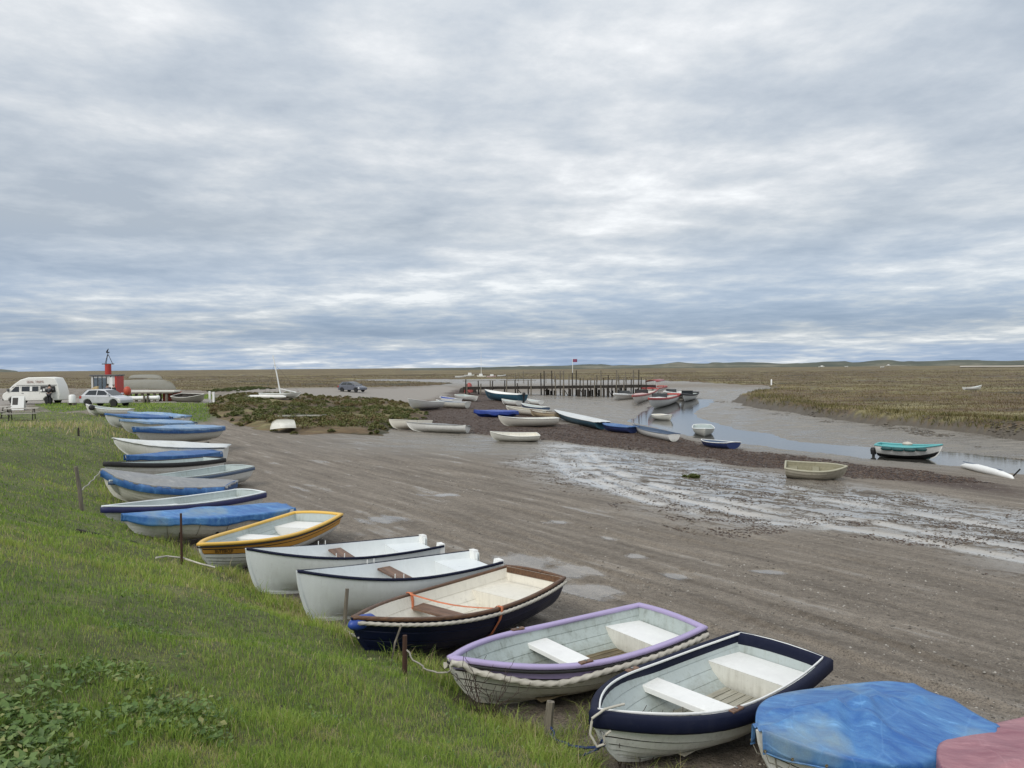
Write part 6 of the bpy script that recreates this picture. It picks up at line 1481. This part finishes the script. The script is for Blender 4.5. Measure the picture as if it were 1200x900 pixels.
def scatter_marsh():
    n = 240000; A = RNG.uniform(R(-48), R(48), n); q = 9 + 62 * RNG.random(n) ** 1.5; Y = K / q; X = np.tan(A) * Y
    sd = marsh_sd(X, Y); Z = marsh_z(X, Y); k = (sd > -.4) & (Z > -.12); X, Y, Z, sd = X[k], Y[k], Z[k], sd[k]
    tint = .46 + .80 * fbm(X / 26, Y / 7, 251, 4) + .12 * fbm(X / 2.5, Y / 2.5, 253, 2) + RNG.normal(0, .09, len(X)) + .20 * sstep(5, .5, sd)
    H = (.09 + .09 * RNG.random(len(X))) * (1 + .5 * sstep(6, 1, sd)) * (.8 + .4 * fbm(X / 3, Y / 3, 255, 2)); W = np.maximum(.02, Y * .0007)
    blades('marsh_vegetation', X, Y, Z, np.maximum(H, .05), W, RNG.uniform(.3, 1.1, len(X)), np.clip(tint, 0, 1), MARSHM, 'brown and olive saltmarsh plants across the flats', 'marsh plants')
    # sea-blite thicket on the island and bushes left of it
    def thicket(name, label, poly, nc, hr, tb):
        pl = np.array(poly); CX = RNG.uniform(pl[:, 0].min(), pl[:, 0].max(), nc * 3); CY = RNG.uniform(pl[:, 1].min(), pl[:, 1].max(), nc * 3); k = poly_sd(poly, CX, CY) > .35
        CX, CY = CX[k][:nc], CY[k][:nc]; kk = ~in_boats(CX, CY, .9); CX, CY = CX[kk], CY[kk]; ct = fbm(CX / 4, CY / 4, 261, 2); sdc = poly_sd(poly, CX, CY)
        per = 130; ch = RNG.uniform(*hr, len(CX)) * np.clip(.35 + .3 * sdc, .35, 1) * (1 + .45 * ct) * np.clip((110 - CY) / 45, .45, 1); cr = ch * RNG.uniform(.9, 1.4, len(CX))
        u = RNG.random((len(CX), per)); th = RNG.uniform(0, 6.283, (len(CX), per)); rr_ = np.sqrt(RNG.random((len(CX), per)))
        lump = 1 + .3 * np.sin(th * 3 + CX[:, None] * 5)
        X = CX[:, None] + rr_ * cr[:, None] * np.cos(th) * lump; Y = CY[:, None] + rr_ * cr[:, None] * np.sin(th) * lump
        Z = np.maximum(isle_z(CX, CY), mud_z(CX, CY, False))[:, None] + ch[:, None] * np.sqrt(np.maximum(0, 1 - rr_ ** 2)) * (.35 + .65 * u)
        tint = np.clip(tb + .30 * ct[:, None] + RNG.normal(0, .13, X.shape), 0, 1)
        leaves(name, X.ravel(), Y.ravel(), Z.ravel(), RNG.uniform(.06, .15, X.size), tint.ravel(), THM, label, 'shrubs')
    THM = leafmat('thicket_leaves', [(0, (.040, .052, .017)), (.3, (.085, .108, .030)), (.55, (.145, .160, .048)), (.75, (.165, .115, .05)), (1, (.22, .12, .065))], .2, .7)
    thicket('shrub_thicket', 'low green and russet seablite thicket beside the track', ISLE, 850, (.20, .42), .54)
    thicket('marsh_bushes', 'dark green bushes along the far side of the gravel path', pxpoly([(238, 465), (262, 466), (300, 462), (330, 460), (300, 457), (262, 459), (240, 461)], .2), 130, (.4, .8), .25)
    thicket('grass_tump', 'small olive plant tump standing in the wet mud', pxpoly([(780, 551), (812, 554), (840, 551), (815, 546)], -.2), 26, (.10, .2), .55)
scatter_marsh()
def scatter_edge():
    n = 60000; A = RNG.uniform(R(-2), R(46), n); Y = K / RNG.uniform(30, 75, n); X = np.tan(A) * Y
    sd = marsh_sd(X, Y); Z = marsh_z(X, Y); k = (sd > -.6) & (sd < 2.6) & (Z > -.45); X, Y, Z = X[k], Y[k], Z[k]; k = fbm(X / 1.6, Y / 1.6, 257, 2) > -.25; X, Y, Z = X[k], Y[k], Z[k]
    blades('marsh_fringe', X, Y, Z, RNG.uniform(.16, .42, len(X)) * (1 + .5 * fbm(X / 2, Y / 2, 258, 2)), np.full(len(X), .045), RNG.uniform(.3, 1.2, len(X)), np.clip(.52 + .3 * fbm(X / 3, Y / 3, 259, 2) + RNG.normal(0, .13, len(X)), 0, 1), FRINGE, 'olive fringe of cord grass along the marsh edge', 'marsh plants')
FRINGE = leafmat('fringe_plants', [(0, (.040, .042, .014)), (.4, (.095, .092, .030)), (.65, (.155, .140, .048)), (1, (.26, .21, .10))], .15, .8)
scatter_edge()
def lumps(name, X, Y, Z, S, flat, mat, label, cat, tint):
    n = len(X); a = RNG.uniform(0, 6.283, n); V = np.zeros((n, 6, 3), np.float32)
    for i in range(4):
        r_ = S * RNG.uniform(.6, 1.3, n); V[:, i] = np.stack([X + r_ * np.cos(a + i * 1.571), Y + r_ * np.sin(a + i * 1.571), Z + RNG.uniform(-.1, .25, n) * S * flat], -1)
    V[:, 4] = np.stack([X + RNG.normal(0, .2, n) * S, Y + RNG.normal(0, .2, n) * S, Z + S * flat], -1); V[:, 5] = np.stack([X, Y, Z - S * flat * .6], -1)
    b = np.arange(n)[:, None] * 6
    T = np.concatenate([b + np.array([i, (i + 1) % 4, 4]) for i in range(4)] + [b + np.array([(i + 1) % 4, i, 5]) for i in range(4)])
    o = link(name, mesh_np(name, V.reshape(-1, 3), None, T, attrs={'tint': np.repeat(tint, 6)}, smooth=False), mat); tag(o, label, cat, kind='stuff')
def scatter_litter():
    WM = leafmat('wrack', [(0, (.020, .013, .009)), (.5, (.060, .032, .020)), (1, (.12, .078, .045))], 0, .45)
    PM = leafmat('pebbles', [(0, (.08, .07, .058)), (.5, (.20, .18, .15)), (1, (.48, .45, .40))], 0, .6)
    # wrack on the tide line
    n = 90000; A = RNG.uniform(R(-12), R(46), n); Y = K / RNG.uniform(30, 130, n) * 1.12; X = np.tan(A) * Y
    k = poly_sd(WEED, X, Y) + 1.2 * fbm(X / 2, Y / 2, 3, 3) > -.5; X, Y = X[k], Y[k]; k = ~in_boats(X, Y); X, Y = X[k], Y[k]
    lumps('seaweed', X, Y, mud_z(X, Y), RNG.uniform(.03, .10, len(X)), .36, WM, 'dark red brown seaweed along the tide line', 'seaweed', np.clip(RNG.normal(.45, .25, len(X)), 0, 1))
    # slumped blocks of mud under the marsh edge
    n = 60000; A = RNG.uniform(R(-2), R(46), n); Y = K / RNG.uniform(32, 92, n); X = np.tan(A) * Y; sd = marsh_sd(X, Y); k = (sd > -5.5) & (sd < .2) & (fbm(X / 2.2, Y / 2.2, 263, 3) > .22 + .05 * np.abs(sd)); X, Y, sd = X[k], Y[k], sd[k]
    MM = leafmat('mud_block', [(0, (.06, .05, .038)), (1, (.17, .147, .115))], 0, .5)
    lumps('mud_blocks', X, Y, np.maximum(mud_z(X, Y), marsh_z(X, Y)), RNG.uniform(.04, .15, len(X)), .4, MM, 'slumped lumps of mud below the marsh edge', 'mud', RNG.random(len(X)))
    # clods and weed scraps on the wet mud
    n = 80000; A = RNG.uniform(R(-4), R(46), n); Y = K / RNG.uniform(62, 250, n) * 1.05; X = np.tan(A) * Y
    k = (poly_sd(SLICK, X, Y) + 1.5 * fbm(X / 3, Y / 3, 4, 3) > -1.2) & (fbm(X / .9, Y / .6, 271, 3) + .35 * (RNG.random(n) - .5) > .10); X, Y = X[k], Y[k]; k = ~in_boats(X, Y); X, Y = X[k], Y[k]
    lumps('mud_clods', X, Y, mud_z(X, Y), RNG.uniform(.012, .045, len(X)), .30, WM, 'dark clods and scraps of weed on the wet mud', 'mud', np.clip(RNG.normal(.5, .3, len(X)), 0, 1))
    # stones on the hard
    n = 26000; A = RNG.uniform(R(-22), R(44), n); Y = K / RNG.uniform(85, 520, n); X = np.tan(A) * Y
    k = (line_sd(TOE, X, Y) < -.2) & (pud_f(X, Y) < -.2) & (fbm(X / 1.5, Y / 1.5, 281, 3) + .5 * RNG.random(len(X)) > .22); X, Y = X[k], Y[k]; k = ~in_boats(X, Y); X, Y = X[k], Y[k]
    lumps('pebbles', X, Y, mud_z(X, Y), .006 + .022 * RNG.random(len(X)) ** 3 + Y * .0003, .55, PM, 'small pale stones pressed into the muddy hard', 'stones', RNG.random(len(X)) ** 1.5)
scatter_litter()
